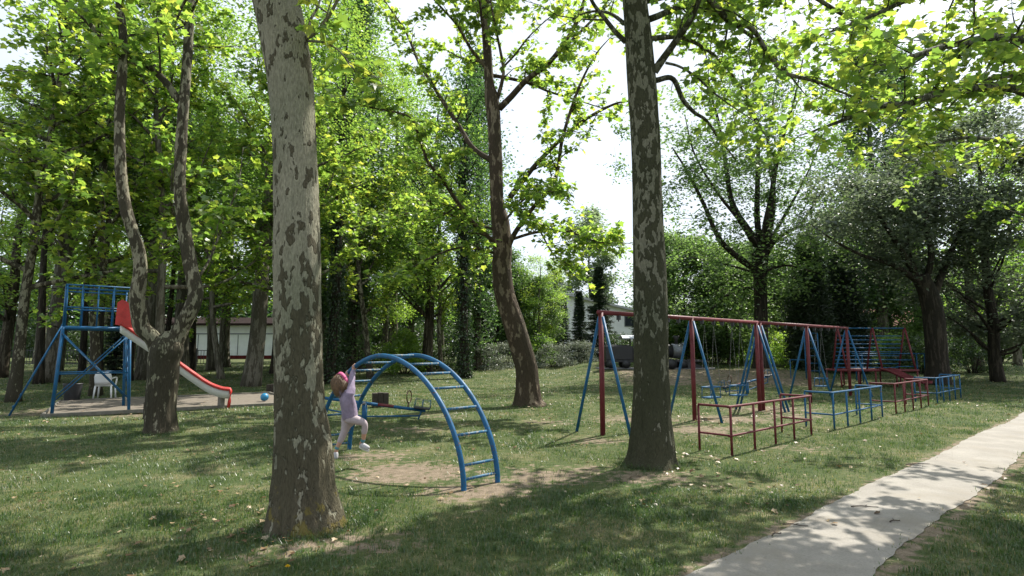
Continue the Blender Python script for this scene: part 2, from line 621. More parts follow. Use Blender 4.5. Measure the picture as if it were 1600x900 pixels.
def leaves(mb, pos, size, rng, tmpl='lobe', up=.75, droop=.45, rnd=None, outward=None):
    T, F = {'lobe': (T_LOBE, F_LOBE), 'oval': (T_OVAL, F_OVAL), 'narrow': (T_NARROW, F_OVAL)}[tmpl]
    n = len(pos)
    if n == 0:
        return
    size = np.full(n, size) if np.isscalar(size) else size
    N = rng.normal(size=(n, 3)) * (1 - up * .55)
    N[:, 2] = np.abs(N[:, 2]) + up
    D = rng.normal(size=(n, 3))
    D[:, 2] = D[:, 2] * .4 - droop
    if outward is not None:
        D += outward
    N /= np.linalg.norm(N, axis=1)[:, None]
    D -= N * (D * N).sum(1)[:, None]
    D /= np.maximum(np.linalg.norm(D, axis=1), 1e-6)[:, None]
    S_ = np.cross(D, N)
    V = pos[:, None, :] + size[:, None, None] * (T[None, :, 0:1] * S_[:, None, :] + T[None, :, 1:2] * D[:, None, :] + T[None, :, 2:3] * N[:, None, :])
    k = len(T)
    f = F[None] + (np.arange(n) * k)[:, None, None]
    r = rng.random(n) if rnd is None else rnd
    mb.add(V.reshape(-1, 3), None, f.reshape(-1, 3), np.repeat(r, k))


def unit(v):
    v = np.asarray(v, float)
    return v / max(np.linalg.norm(v), 1e-9)


def ramify(limb, rad, rng, tw, lp, step=.33, start=.22, sub=1.3, nleaf=8, lift=.12, tip=True):
    """side branches and twigs on a limb: tubes into tw, leaf seats appended to lp"""
    limb = np.asarray(limb, float)
    seg = np.linalg.norm(np.diff(limb, axis=0), axis=1)
    cum = np.r_[0, np.cumsum(seg)]
    L = cum[-1]
    s = start * L
    while s <= L:
        f = s / L
        k = min(np.searchsorted(cum, s), len(limb) - 1)
        k = max(k, 1)
        w = (s - cum[k - 1]) / max(seg[k - 1], 1e-6)
        p = limb[k - 1] * (1 - w) + limb[k] * w
        t = unit(limb[k] - limb[k - 1])
        last = s + step > L
        d = unit(t * (.9 if not last else 2.5) + unit(rng.normal(size=3) * [1, 1, .7]) * 1.15 + [0, 0, lift])
        ln = sub * (1.15 - .65 * f) * rng.uniform(.6, 1.25)
        r0 = max(.005, min(rad * (1 - .75 * f) * .45, .03))
        n = 5
        pts = [p]
        dd = d
        for i in range(n - 1):
            dd = unit(dd + rng.normal(size=3) * .22 + [0, 0, .05 - .16 * i / n])
            pts.append(pts[-1] + dd * ln / (n - 1))
        pts = np.array(pts)
        tw.tube(pts, np.linspace(r0, .003, n), 4, False)
        nt_ = max(2, int(ln / .19))
        for j in range(nt_):
            g = (j + .7) / nt_ * (n - 1)
            a = min(int(g), n - 2)
            q0 = pts[a] + (pts[a + 1] - pts[a]) * min(1, g - a)
            td = unit(unit(pts[a + 1] - pts[a]) * .7 + rng.normal(size=3) * [.9, .9, .5] + [0, 0, -.05])
            tl = rng.uniform(.2, .55)
            q1 = q0 + td * tl * .5
            q2 = q1 + unit(td + [0, 0, -.35]) * tl * .5
            tw.tube([q0, q1, q2], [.004, .003, .002], 3, False)
            m = rng.poisson(nleaf)
            u = rng.random(m)[:, None]
            pp = np.where(u < .5, q0 + (q1 - q0) * u * 2, q1 + (q2 - q1) * (u - .5) * 2)
            pp = pp + rng.normal(size=(m, 3)) * .06
            lp.append(pp)
        s += step * rng.uniform(.7, 1.3)


def rough_trunk(seed, flare=.0, lobes=5, amp=.05, z0=0, flare_h=.45, ridge=.0):
    ph = random.Random(seed).uniform(0, 6)

    def fn(P, th):
        out = np.ones((len(P), len(th)))
        for i, p in enumerate(P):
            h = max(0., p[2] - z0)
            fl = flare * math.exp(-h / flare_h)
            for j, a in enumerate(th):
                n1 = noise.noise((math.cos(a) * 1.3 + seed, math.sin(a) * 1.3, p[2] * .9))
                n2 = noise.noise((math.cos(a) * 4 + seed, math.sin(a) * 4, p[2] * 2.6))
                n3 = noise.noise((math.cos(a) * 11 + seed, math.sin(a) * 11, p[2] * 3.0))
                out[i, j] = 1 + fl * (1 + .42 * math.cos(lobes * a + ph) + .5 * n2) + amp * (n1 + .7 * n2) + ridge * (.2 - abs(noise.noise((math.cos(a) * 7 + seed, math.sin(a) * 7, p[2] * 1.5)))) * (math.exp(-h / 1.1) + .12) + .03 * n3 * math.exp(-h / 1.3)
        return out
    return fn


def px_tube(rows, Y, n, top=None):
    """rows (v, uL, uR) -> centre points and radii standing at distance Y"""
    C, r = [], []
    for v_, a, b_ in rows:
        p = at((a + b_) / 2, v_, Y)
        e = at(b_, v_, Y)
        C.append(p)
        r.append(abs(e[0] - p[0]))
    C.insert(0, C[0] - [0, 0, .25])
    r.insert(0, r[0])
    if top is not None:
        for z, dx, dy, rr in top:
            C.append(np.array([C[-1][0] + dx, C[-1][1] + dy, z]))
            r.append(rr)
    A = spline(np.c_[np.array(C), np.array(r)], n)
    return A[:, :3], np.maximum(A[:, 3], .012)


def limb_px(pts, Y):
    """pts (u, v, dY) at distance Y + dY"""
    return np.array([at(u, v_, Y + d) for u, v_, d in pts])


def hero(name, label, cat, base, rows, top, limbs, barkm, leafm, seed, flare=.3, amp=.05, autos=(), lsize=.14, nleaf=10, trunk_n=72, dens=1., sub=1.3, group=None):
    """a plane tree whose trunk and main limbs are laid out one by one"""
    rg = np.random.default_rng(seed)
    B = G(*base)
    Yd = B[1]
    root = thing(name, label, cat, B, 0, group)
    C, r = px_tube(rows, Yd, 150, top)
    t = M().tube(C, r, trunk_n, True, rough_trunk(seed, flare, 5, amp, B[2], ridge=.18))
    t.build('trunk', barkm, root, local=B)
    tw, lp = M(), []
    for k, (pts, r0, r1, kw) in enumerate(limbs):
        Pn = spline(limb_px(pts, Yd), max(8, len(pts) * 5))
        rr = np.linspace(1, 0, len(Pn)) ** .8 * (r0 - r1) + r1
        M().tube(Pn, rr, 10, True, rough_trunk(seed + k, 0, 3, .12)).build('limb', barkm, root, local=B)
        kw = dict(kw)
        if kw.pop('bare', 0):
            continue
        kw.setdefault('step', .33 / dens)
        kw.setdefault('sub', sub)
        ramify(Pn, r0, rg, tw, lp, nleaf=kw.pop('nleaf', nleaf), **kw)
    for (z, az, ln, up, r0) in autos:
        k = np.argmin(np.abs(C[:, 2] - z))
        p = C[k]
        d = np.array([math.cos(az), math.sin(az), up])
        pts = [p]
        dd = unit(d)
        for i in range(6):
            dd = unit(dd + rg.normal(size=3) * .14 + [0, 0, .03])
            pts.append(pts[-1] + dd * ln / 6)
        Pn = spline(pts, 20)
        M().tube(Pn, np.linspace(r0, .012, 20), 8, True).build('limb', barkm, root, local=B)
        ramify(Pn, r0, rg, tw, lp, step=.33 / dens, nleaf=nleaf, sub=sub)
    tw.build('twigs', barkm, root, local=B)['kind'] = 'stuff'
    L = M()
    pos = np.concatenate(lp)
    leaves(L, pos, rg.uniform(.55, 1.15, len(pos)) * lsize, rg, 'lobe')
    L.build('crown', leafm, root, False, True, B)
    return root


def ring_autos(z0, z1, n, ln0, ln1, seed, r0=.07):
    rg = np.random.default_rng(seed)
    out = []
    for k in range(n):
        f = k / max(1, n - 1)
        out.append((z0 + (z1 - z0) * f, k * 2.4 + rg.uniform(-.4, .4), (ln0 + (ln1 - ln0) * f) * rg.uniform(.8, 1.2), .25 + 1.1 * f + rg.uniform(-.15, .2), r0 * (1 - .5 * f)))
    return out


# --- big pale plane, left foreground
hero('plane_tree', 'big pale flaking plane trunk in the left foreground with yellow lichen at its foot', 'tree', (478, 824),
     [(826, 420, 536), (800, 425, 530), (760, 429, 522), (700, 431, 517), (640, 431, 507), (560, 430, 502), (480, 429, 500), (400, 429, 499), (320, 430, 497), (213, 427, 492), (107, 417, 486), (0, 396, 466), (-90, 372, 440)],
     [(6.6, -.15, .1, .15), (8.4, .1, .2, .11), (10.5, .2, .1, .07), (12.5, .1, 0, .03)],
     [([(474, 62, 0), (497, 48, -.1), (512, 28, -.25), (527, 0, -.35), (548, -60, -.6), (560, -130, -1.0)], .022, .006, dict(step=.25, sub=.8, start=.1)),
      ([(478, 60, 0), (486, 30, .15), (500, 0, .3), (520, -90, .6), (570, -200, 1.2)], .016, .005, dict(step=.3, sub=.9)),
      ([(480, 64, 0), (506, 66, -.15), (528, 78, -.2), (545, 96, -.3)], .012, .004, dict(step=.13, sub=.4, start=.45, lift=-.25, nleaf=5))],
     BK_PALE, LF_PLANE2, 3, .06, .03, ring_autos(5.9, 11.5, 12, 3.6, 1.6, 5), lsize=.135)

# --- mossy plane right of centre
hero('plane_tree', 'tall mossy plane trunk standing in front of the swing set', 'tree', (1015, 727),
     [(732, 974, 1060), (715, 981, 1053), (690, 985, 1050), (650, 988, 1047), (575, 991, 1044), (460, 990, 1042), (313, 989, 1034), (213, 986, 1030), (107, 979, 1023), (0, 973, 1010), (-80, 966, 998)],
     [(7.0, -.1, .1, .13), (9.0, .15, .1, .10), (11, .1, .2, .06), (13, 0, 0, .025)],
     [([(1022, 112, 0), (1036, 92, -.1), (1056, 64, -.2), (1078, 32, -.4), (1092, 0, -.5), (1120, -80, -.9), (1180, -180, -1.4)], .06, .015, {}),
      ([(1024, 126, 0), (1051, 123, .1), (1067, 156, .2), (1085, 176, .3), (1103, 188, .4), (1124, 217, .6), (1150, 250, .8)], .04, .008, dict(start=.5, sub=.9, step=.4)),
      ([(1040, 98, -.1), (1062, 104, -.1), (1089, 121, -.3), (1112, 142, -.4), (1135, 160, -.5), (1180, 190, -.7)], .02, .006, dict(sub=1.0)),
      ([(978, 66, 0), (960, 48, -.05), (942, 25, -.1), (924, 0, -.2), (900, -60, -.5), (880, -140, -.9)], .04, .01, {}),
      ([(1015, 30, 0), (1080, 10, .8), (1150, 40, 1.6), (1210, 90, 2.4), (1260, 150, 3.0)], .05, .008, dict(step=.24, sub=1.3, start=.15)),
      ([(1018, 60, 0), (1070, 60, 1.2), (1120, 90, 2.2), (1160, 140, 3.0), (1190, 200, 3.6)], .04, .008, dict(step=.24, sub=1.2, start=.2)),
      ([(980, 40, 0), (950, 20, .6), (915, 20, 1.3), (880, 40, 2.0)], .03, .006, dict(step=.35, sub=.9, start=.3)),
      ([(998, -95, 0), (1050, -60, .2), (1110, 0, .4), (1142, 35, .6), (1174, 44, .7), (1199, 82, .8), (1227, 114, .9), (1277, 128, 1.1), (1330, 150, 1.2), (1390, 168, 1.2)], .06, .008, dict(step=.27, sub=1.25, start=.15)),
      ([(1000, -120, 0), (1090, -110, .5), (1190, -60, 1.0), (1280, 0, 1.5), (1350, 40, 1.8), (1420, 60, 2.0)], .06, .01, dict(step=.28))],
     BK_MOSSY, LF_PLANE2, 11, .07, .035, ring_autos(6.6, 12, 7, 3.4, 1.8, 9), lsize=.125)

# --- forked plane on the left
hero('plane_tree', 'forked plane tree whose two crooked limbs rise from a short dark trunk beside the slide', 'tree', (250, 677),
     [(682, 227, 276), (665, 230, 273), (640, 231, 272), (600, 233, 276), (565, 234, 279), (545, 238, 284), (530, 246, 282), (518, 254, 272)],
     None,
     [([(254, 566, 0), (246, 545, -.02), (238, 528, -.05), (222, 512, -.1), (217, 490, -.15), (214, 462, -.2), (219, 430, -.2), (217, 395, -.2), (206, 358, -.25), (195, 318, -.3), (188, 249, -.35), (187, 178, -.35), (191, 107, -.4), (192, 53, -.5), (186, 0, -.5), (176, -100, -.6), (170, -220, -.8)], .15, .05, dict(start=.62, sub=1.5)),
      ([(259, 572, 0), (270, 540, .02), (284, 510, .05), (300, 480, .05), (306, 455, .1), (300, 430, .1), (290, 373, .15), (282, 310, .1), (281, 270, .1), (286, 178, .1), (293, 89, .2), (298, 0, .2), (306, -100, .3), (320, -220, .5)], .165, .055, dict(start=.6, sub=1.5)),
      ([(280, 158, .1), (262, 132, .1), (237, 107, .0), (202, 85, -.2), (166, 64, -.4), (131, 28, -.6), (80, -20, -.9)], .075, .03, dict(step=.28)),
      ([(306, 440, .1), (330, 400, .6), (352, 340, 1.2), (372, 290, 1.6), (380, 230, 2.0)], .03, .008, dict(sub=1.0))],
     BK_FORK, LF_PLANE, 21, .08, .05, (), lsize=.16, trunk_n=64)

# --- leaning plane in the middle
hero('plane_tree', 'leaning brown plane tree in the middle of the lawn with many thin spreading limbs', 'tree', (826, 634),
     [(638, 799, 853), (625, 804, 846), (600, 806, 842), (569, 804, 838), (508, 787, 820), (462, 773, 805), (420, 769, 799), (390, 770, 800), (348, 768, 796), (313, 766, 787), (249, 764, 785), (185, 761, 782), (153, 757, 779), (130, 757, 772), (89, 755, 769), (35, 752, 765), (0, 750, 763), (-80, 748, 760)],
     [(11.5, .1, .2, .07), (13.5, .1, .1, .025)],
     [([(780, 170, 0), (800, 150, -.2), (824, 124, -.5), (860, 96, -.8), (895, 46, -1.2), (913, 0, -1.5), (930, -60, -1.8)], .10, .025, dict(step=.36, sub=1.1)),
      ([(835, 114, -.6), (860, 96, -.6), (881, 75, -.5), (931, 25, -.4), (965, -20, -.3)], .06, .02, dict(step=.4, sub=1.0)),
      ([(777, 155, 0), (785, 125, -.2), (786, 103, -.3), (775, 46, -.6), (766, 0, -.9)], .06, .02, dict(step=.4)),
      ([(770, 50, 0), (780, 22, .3), (792, 0, .5), (810, -70, .9)], .06, .02, {}),
      ([(786, 105, -.3), (805, 85, -.5), (824, 60, -.8), (853, 32, -1.1), (892, 3, -1.5)], .03, .008, dict(step=.5, sub=.8, nleaf=5)),
      ([(758, 105, 0), (735, 75, -.4), (714, 39, -.9), (679, 0, -1.4), (640, -50, -1.9)], .05, .015, {}),
      ([(770, 252, 0), (739, 231, .4), (714, 192, .8), (686, 149, 1.2), (654, 96, 1.6), (634, 50, 2.0), (600, 0, 2.3)], .085, .02, dict(step=.3)),
      ([(795, 310, 0), (820, 278, -.2), (842, 252, -.4), (881, 213, -.7), (917, 185, -1.0), (959, 163, -1.3), (984, 158, -1.5)], .085, .015, dict(step=.38, sub=1.1, nleaf=9)),
      ([(792, 392, 0), (804, 365, -.4), (831, 327, -.8), (867, 281, -1.2), (878, 220, -1.4), (895, 163, -1.6), (910, 124, -1.8), (931, 85, -2.0), (952, 60, -2.2)], .075, .008, dict(step=.36, sub=1.0, nleaf=9)),
      ([(786, 394, 0), (767, 374, -.4), (739, 348, -.9), (714, 315, -1.4), (689, 277, -1.9), (668, 252, -2.3), (654, 210, -2.7), (636, 181, -3.0), (575, 167, -3.4), (540, 153, -3.6)], .07, .008, dict(step=.26, start=.12, sub=1.25)),
      ([(800, 374, 0), (825, 366, -.4), (846, 362, -.8), (881, 361, -1.3), (913, 370, -1.7), (938, 379, -2.0), (984, 380, -2.4)], .045, .008, dict(step=.16, sub=1.0)),
      ([(845, 363, -.8), (863, 395, -1.2), (886, 412, -1.6), (910, 425, -1.8)], .025, .006, dict(step=.17, sub=.8, lift=-.1)),
      ([(772, 395, 0), (735, 385, -.6), (690, 395, -1.4), (640, 420, -2.2), (600, 445, -2.8)], .035, .006, dict(step=.22, sub=1.1, lift=-.2)),
      ([(775, 360, 0), (720, 340, .2), (670, 330, .6), (610, 340, .8), (560, 360, 1.0)], .04, .008, dict(step=.25, sub=1.2)),
      ([(785, 350, 0), (815, 315, -1.0), (845, 300, -2.0), (870, 300, -2.8)], .035, .008, dict(step=.17, sub=.9))],
     BK_BROWN, LF_PLANE2, 31, .08, .04, ring_autos(9.5, 13, 9, 3.5, 1.8, 13, .06), lsize=.155, sub=1.15, nleaf=13)

# --- plane beyond the right edge, hanging over the path
hero('plane_tree', 'plane tree beyond the path on the far right, its bright leaves hanging over the picture', 'tree', (1700, 700),
     [(700, 1660, 1740), (600, 1668, 1730), (400, 1670, 1726), (200, 1668, 1722), (0, 1660, 1712)],
     [(8.0, .0, .1, .15), (10.5, .1, .1, .1), (13, 0, .1, .03)],
     [([(1690, 210, 0), (1590, 140, -.8), (1473, 146, -1.6), (1420, 162, -2.0), (1373, 167, -2.2), (1306, 192, -2.4), (1256, 210, -2.5)], .07, .006, dict(step=.22, sub=1.0, start=.3, lift=-.05)),
      ([(1690, 120, 0), (1590, 60, -1.0), (1490, 70, -2.0), (1420, 90, -2.6), (1350, 110, -3.2)], .07, .006, dict(step=.22, sub=1.1, start=.2)),
      ([(1690, 60, 0), (1570, -20, -.5), (1450, -10, -1.0), (1350, 30, -1.5), (1270, 60, -1.8)], .07, .006, dict(step=.22, sub=1.2, start=.2)),
      ([(1685, 260, 0), (1600, 230, -.5), (1520, 215, -1.0), (1455, 225, -1.3), (1400, 240, -1.6)], .04, .006, dict(step=.22, sub=.8, start=.3, lift=-.2))],
     BK_MOSSY, LF_PLANE2, 41, .25, .05, ring_autos(5.5, 12.5, 12, 4.0, 1.8, 17), lsize=.125, nleaf=11)

# ------------------------------------------------------------------ trees that are copied: one of each kind
def clusters(rg, n, zlo, zhi, rad):
    """cluster centres inside a crown whose radius is rad(f), f = 0 bottom .. 1 top, mostly near the outside"""
    out = []
    for k in range(n):
        f = rg.random()
        a = rg.uniform(0, 2 * PI)
        rr = rad(f) * math.sqrt(rg.uniform(.12, 1))
        out.append((rr * math.cos(a), rr * math.sin(a), zlo + (zhi - zlo) * f))
    return np.array(out)


def cloud(rg, cen, nper, sig, flat=.65):
    pos = np.repeat(cen, nper, 0)
    s = np.repeat(rg.uniform(.6, 1.35, len(cen)), nper)[:, None] * sig
    return pos + rg.normal(size=pos.shape) * s * [1, 1, flat], np.repeat(rg.uniform(0, 1, len(cen)), nper)


def bent(rg, H, lean=.4, n=9):
    z = np.linspace(-.2, H, n)
    x = np.cumsum(rg.normal(size=n) * lean * .12) + lean * rg.normal() * z / H
    y = np.cumsum(rg.normal(size=n) * lean * .12)
    return spline(np.c_[x - x[0], y - y[0], z], 26)


def park_root(name):
    o = bpy.data.objects.new(name, None)
    COL.objects.link(o)
    return o


def make_broad(seed, H, zlo, rmax, r0, leafm, barkm, ncl=90, nper=120, ls=.2, sig=.5, tmpl='oval', lean=.5, name='broadleaf_tree', shape=None):
    rg = np.random.default_rng(seed)
    root = park_root(name)
    C = bent(rg, H * .93, lean)
    t = M().tube(C, np.linspace(1, .08, len(C)) ** .8 * r0, 14, True, rough_trunk(seed, .25, 5, .06))
    shape = shape or (lambda f: rmax * (math.sin(PI * (.12 + .8 * f)) ** .7))
    cen = clusters(rg, ncl, zlo, H, shape)
    cen[:, :2] += np.array([np.interp(cen[:, 2], C[:, 2], C[:, 0]), np.interp(cen[:, 2], C[:, 2], C[:, 1])]).T
    for k in range(0, ncl, 3):
        c = cen[k]
        zs = max(zlo * .75, c[2] - np.hypot(c[0], c[1]) * rg.uniform(.5, 1.0) - .3)
        i = np.argmin(np.abs(C[:, 2] - zs))
        p = C[i]
        mid = (p + c) / 2 + rg.normal(size=3) * .25 + [0, 0, .1]
        rr = max(.02, r0 * .32 * (1 - zs / H))
        t.tube(spline([p, mid, c], 8), np.linspace(rr, .012, 8), 6, False)
    t.build('trunk', barkm, root)
    pos, cr = cloud(rg, cen, nper, sig)
    L = M()
    leaves(L, pos, rg.uniform(.6, 1.2, len(pos)) * ls, rg, tmpl, rnd=np.clip(cr * .5 + rg.random(len(pos)) * .5, 0, 1))
    L.build('crown', leafm, root, False, True)
    return root


def make_plane_copy(seed, H, barkm, leafm):
    rg = np.random.default_rng(seed)
    root = park_root('plane_tree')
    C = bent(rg, H, .7)
    t = M().tube(C, np.linspace(1, .12, len(C)) ** .7 * .155, 16, True, rough_trunk(seed, .45, 5, .08))
    tw, lp = M(), []
    n = 17
    for k in range(n):
        f = k / (n - 1)
        z = H * (.27 + .66 * f)
        i = np.argmin(np.abs(C[:, 2] - z))
        a = k * 2.4 + rg.uniform(-.5, .5)
        dd = unit([math.cos(a), math.sin(a), .15 + 1.1 * f])
        ln = (4.6 - 2.6 * f) * rg.uniform(.8, 1.2)
        pts = [C[i]]
        for s in range(6):
            dd = unit(dd + rg.normal(size=3) * .18 + [0, 0, .02])
            pts.append(pts[-1] + dd * ln / 6)
        Pn = spline(pts, 16)
        t.tube(Pn, np.linspace(.085 * (1 - .5 * f), .012, 16), 7, False)
        ramify(Pn, .07, rg, tw, lp, nleaf=9, sub=1.5)
    t.build('trunk', barkm, root)
    tw.build('twigs', barkm, root)['kind'] = 'stuff'
    L = M()
    pos = np.concatenate(lp)
    leaves(L, pos, rg.uniform(.6, 1.2, len(pos)) * .18, rg, 'lobe')
    L.build('crown', leafm, root, False, True)
    return root


def make_poplar(seed, H, r, leafm, barkm, ivy=0, zlo=1.2):
    rg = np.random.default_rng(seed)
    root = park_root('poplar_tree')
    C = bent(rg, H, .25)
    t = M().tube(C, np.linspace(1, .06, len(C)) ** .9 * .3, 12, True, rough_trunk(seed, .4, 5, .06))
    cen = clusters(rg, 150, zlo, H, lambda f: r * min(1, (1 - f) * 2.2 + .12) * min(1, .35 + f * 2.5))
    for c in cen[::3]:
        i = np.argmin(np.abs(C[:, 2] - (c[2] - 1.3)))
        t.tube(spline([C[i], (C[i] + c) / 2 + [c[0] * .25, c[1] * .25, -.2], c], 6), np.linspace(.035, .008, 6), 5, False)
    t.build('trunk', barkm, root)
    pos, cr = cloud(rg, cen, 130, .38, 1.3)
    L = M()
    leaves(L, pos, rg.uniform(.6, 1.2, len(pos)) * .2, rg, 'oval', up=.4, rnd=np.clip(cr * .5 + rg.random(len(pos)) * .5, 0, 1))
    L.build('crown', leafm, root, False, True)
    return root


def make_ivy_trunk(seed, H, leafm):
    rg = np.random.default_rng(seed)
    root = park_root('ivy_clad_tree')
    C = bent(rg, H, .5)
    t = M().tube(C, np.linspace(1, .15, len(C)) * .24, 12, True, rough_trunk(seed, .4, 5, .06))
    cen = clusters(rg, 60, H * .45, H, lambda f: 2.0 * math.sin(PI * (.15 + .8 * f)))
    for c in cen[::3]:
        i = np.argmin(np.abs(C[:, 2] - (c[2] - 1.2)))
        t.tube(spline([C[i], (C[i] + c) / 2, c], 6), np.linspace(.04, .01, 6), 5, False)
    t.build('trunk', BK_DARK, root)
    n = 5500
    f = rg.random(n) ** 1.15 * .72
    a = rg.uniform(0, 2 * PI, n)
    i = f * (len(C) - 1)
    k = i.astype(int)
    base = C[k] + (C[np.minimum(k + 1, len(C) - 1)] - C[k]) * (i - k)[:, None]
    rr = .24 * (1 - f * .85) + np.abs(rg.normal(size=n)) * .10 + .03 + .08 * np.sin(f * 40 + a * 2)
    pos = base + np.c_[np.cos(a) * rr, np.sin(a) * rr, rg.normal(size=n) * .05]
    L = M()
    leaves(L, pos, rg.uniform(.6, 1.2, n) * .13, rg, 'oval', up=.2, outward=np.c_[np.cos(a), np.sin(a), -np.ones(n)])
    L.build('ivy', LF_IVY, root, False, True)
    pos, cr = cloud(rg, cen, 110, .5)
    L = M()
    leaves(L, pos, rg.uniform(.6, 1.2, len(pos)) * .17, rg, 'oval', rnd=np.clip(cr * .5 + rg.random(len(pos)) * .5, 0, 1))
    L.build('crown', leafm, root, False, True)
    return root


def make_conifer(seed, H, r, zlo=.5, droop=.25, bare=0):
    rg = np.random.default_rng(seed)
    root = park_root('spruce_tree')
    t = M().tube([[0, 0, -.2], [0, 0, H * .5], [0, 0, H]], [.17, .1, .012], 10)
    pos, size, out = [], [], []
    z = zlo
    while z < H - .1:
        f = (z - zlo) / (H - zlo)
        n = rg.integers(7, 10)
        for k in range(n):
            a = rg.uniform(0, 2 * PI)
            ln = r * (1 - f) ** .85 * rg.uniform(.7, 1.1) + .1
            d = np.array([math.cos(a), math.sin(a), 0])
            e = d * ln + [0, 0, z - droop * ln + .1]
            m = d * ln * .55 + [0, 0, z - droop * ln * .8]
            P_ = spline([[0, 0, z], m, e], 7)
            t.tube(P_, np.linspace(.022, .005, 7), 4, False)
            c = int(26 + 60 * ln)
            s = rg.uniform(.12, 1, c)
            ii = s * 6
            kk = np.minimum(ii.astype(int), 5)
            q0 = P_[kk] + (P_[kk + 1] - P_[kk]) * (ii - kk)[:, None]
            side = np.array([-d[1], d[0], 0])
            w = rg.normal(size=c) * .16 * (1.2 - .7 * s)
            q0 = q0 + side * w[:, None] + [0, 0, -.03] + rg.normal(size=(c, 3)) * .03
            pos.append(q0)
            size.append(rg.uniform(.16, .3, c))
            out.append(d * 1.2 + side * np.sign(w)[:, None] * .9 + [0, 0, -.3])
        z += .19 + .12 * (1 - f)
    t.build('trunk', BK_DARK, root)
    L = M()
    leaves(L, np.concatenate(pos), np.concatenate(size), rg, 'narrow', up=.6, droop=.2, outward=np.concatenate(out))
    L.build('crown', LF_NEEDLE, root, False, True)
    return root


def make_pine(seed, H):
    rg = np.random.default_rng(seed)
    root = park_root('pine_tree')
    C = bent(rg, H, .35)
    t = M().tube(C, np.linspace(1, .15, len(C)) * .19, 12, True, rough_trunk(seed, .3, 5, .06))
    for k in range(14):
        i = rg.integers(5, 17)
        a = rg.uniform(0, 2 * PI)
        ln = rg.uniform(.5, 1.7)
        d = np.array([math.cos(a), math.sin(a), -.1])
        t.tube(spline([C[i], C[i] + d * ln * .5, C[i] + d * ln + [0, 0, -.15]], 6), np.linspace(.025, .006, 6), 5, False)
    cen = clusters(rg, 60, H * .55, H, lambda f: 2.4 * math.sin(PI * (.2 + .75 * f)))
    for c in cen[::2]:
        i = np.argmin(np.abs(C[:, 2] - (c[2] - .6)))
        t.tube(spline([C[i], (C[i] + c) / 2, c], 6), np.linspace(.04, .01, 6), 5, False)
    t.build('trunk', BK_DARK, root)
    pos, cr = cloud(rg, cen, 130, .42)
    L = M()
    leaves(L, pos, rg.uniform(.6, 1.2, len(pos)) * .24, rg, 'narrow', up=.3)
    L.build('crown', LF_DARK, root, False, True)
    return root


def make_thuja(seed, H, r):
    rg = np.random.default_rng(seed)
    root = park_root('thuja_tree')
    M().tube([[0, 0, -.1], [0, 0, H * .9]], [.12, .02], 8).build('trunk', BK_DARK, root)
    cen = clusters(rg, 170, .15, H, lambda f: r * min(1, (1 - f) ** .6 * 1.15) * min(1, .75 + f))
    pos, cr = cloud(rg, cen, 170, .2, 1.6)
    L = M()
    leaves(L, pos, rg.uniform(.6, 1.2, len(pos)) * .3, rg, 'narrow', up=.1, droop=-.8)
    L.build('crown', LF_NEEDLE, root, False, True)
    return root


def make_shrub(seed, H, r, leafm, ls=.12, ncl=40, nper=110, name='shrub'):
    rg = np.random.default_rng(seed)
    root = park_root(name)
    cen = clusters(rg, ncl, .1, H, lambda f: r * math.sqrt(max(.05, 1 - f * f * .9)))
    t = M()
    for c in cen[::2]:
        t.tube(spline([[c[0] * .15, c[1] * .15, -.05], [c[0] * .5, c[1] * .5, c[2] * .6], c], 6), np.linspace(.02, .004, 6), 5, False)
    t.build('stems', BK_DARK, root)
    pos, cr = cloud(rg, cen, nper, .19)
    pos[:, 2] = np.abs(pos[:, 2])
    L = M()
    leaves(L, pos, rg.uniform(.6, 1.25, len(pos)) * ls, rg, 'oval', up=.5, rnd=np.clip(cr * .5 + rg.random(len(pos)) * .5, 0, 1))
    L.build('foliage', leafm, root, False, True)
    return root


PROTO = {
    'plane': make_plane_copy(51, 13.5, BK_GREY, LF_PLANE),
    'plane2': make_plane_copy(52, 12.5, BK_FORK, LF_PLANE2),
    'broad': make_broad(61, 16, 4.0, 4.2, .3, LF_BROAD, BK_WOOD),
    'broad2': make_broad(62, 15, 3.4, 3.8, .27, LF_PLANE, BK_GREY, 100, 115, .2),
    'tall': make_broad(63, 21, 6.5, 3.2, .36, LF_BROAD, BK_GREY, 120, 110, .19, .48, lean=.25),
    'feather': make_broad(64, 9, 1.2, 3.2, .16, LF_FEATHER, BK_WOOD, 120, 180, .24, .5),
    'grey': make_broad(65, 14, 2.2, 4.4, .3, LF_GREY, BK_DARK, 130, 180, .24, .5, 'oval'),
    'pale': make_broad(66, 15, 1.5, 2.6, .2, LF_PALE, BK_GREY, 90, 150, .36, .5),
    'poplar': make_poplar(71, 22, 1.5, LF_POPLAR, BK_WOOD),
    'poplar2': make_poplar(72, 19, 1.9, LF_POPLAR, BK_GREY, 0, 3.0),
    'ivy': make_ivy_trunk(73, 18, LF_BROAD),
    'ivy2': make_ivy_trunk(74, 15, LF_POPLAR),
    'spruce': make_conifer(81, 8.5, 1.7),
    'spruce2': make_conifer(82, 7, 1.0),
    'pine': make_pine(91, 16),
    'pine2': make_pine(92, 14),
    'thuja': make_thuja(95, 7, 1.2),
    'shrub': make_shrub(96, 1.7, 1.4, LF_BROAD),
    'shrub_dark': make_shrub(97, 1.9, 1.5, LF_DARK),
    'shrub_silver': make_shrub(98, 1.6, 1.6, LF_SILVER, .1),
    'shrub_lime': make_shrub(99, 2.4, 1.5, LF_PLANE, .15),
}
USED = set()


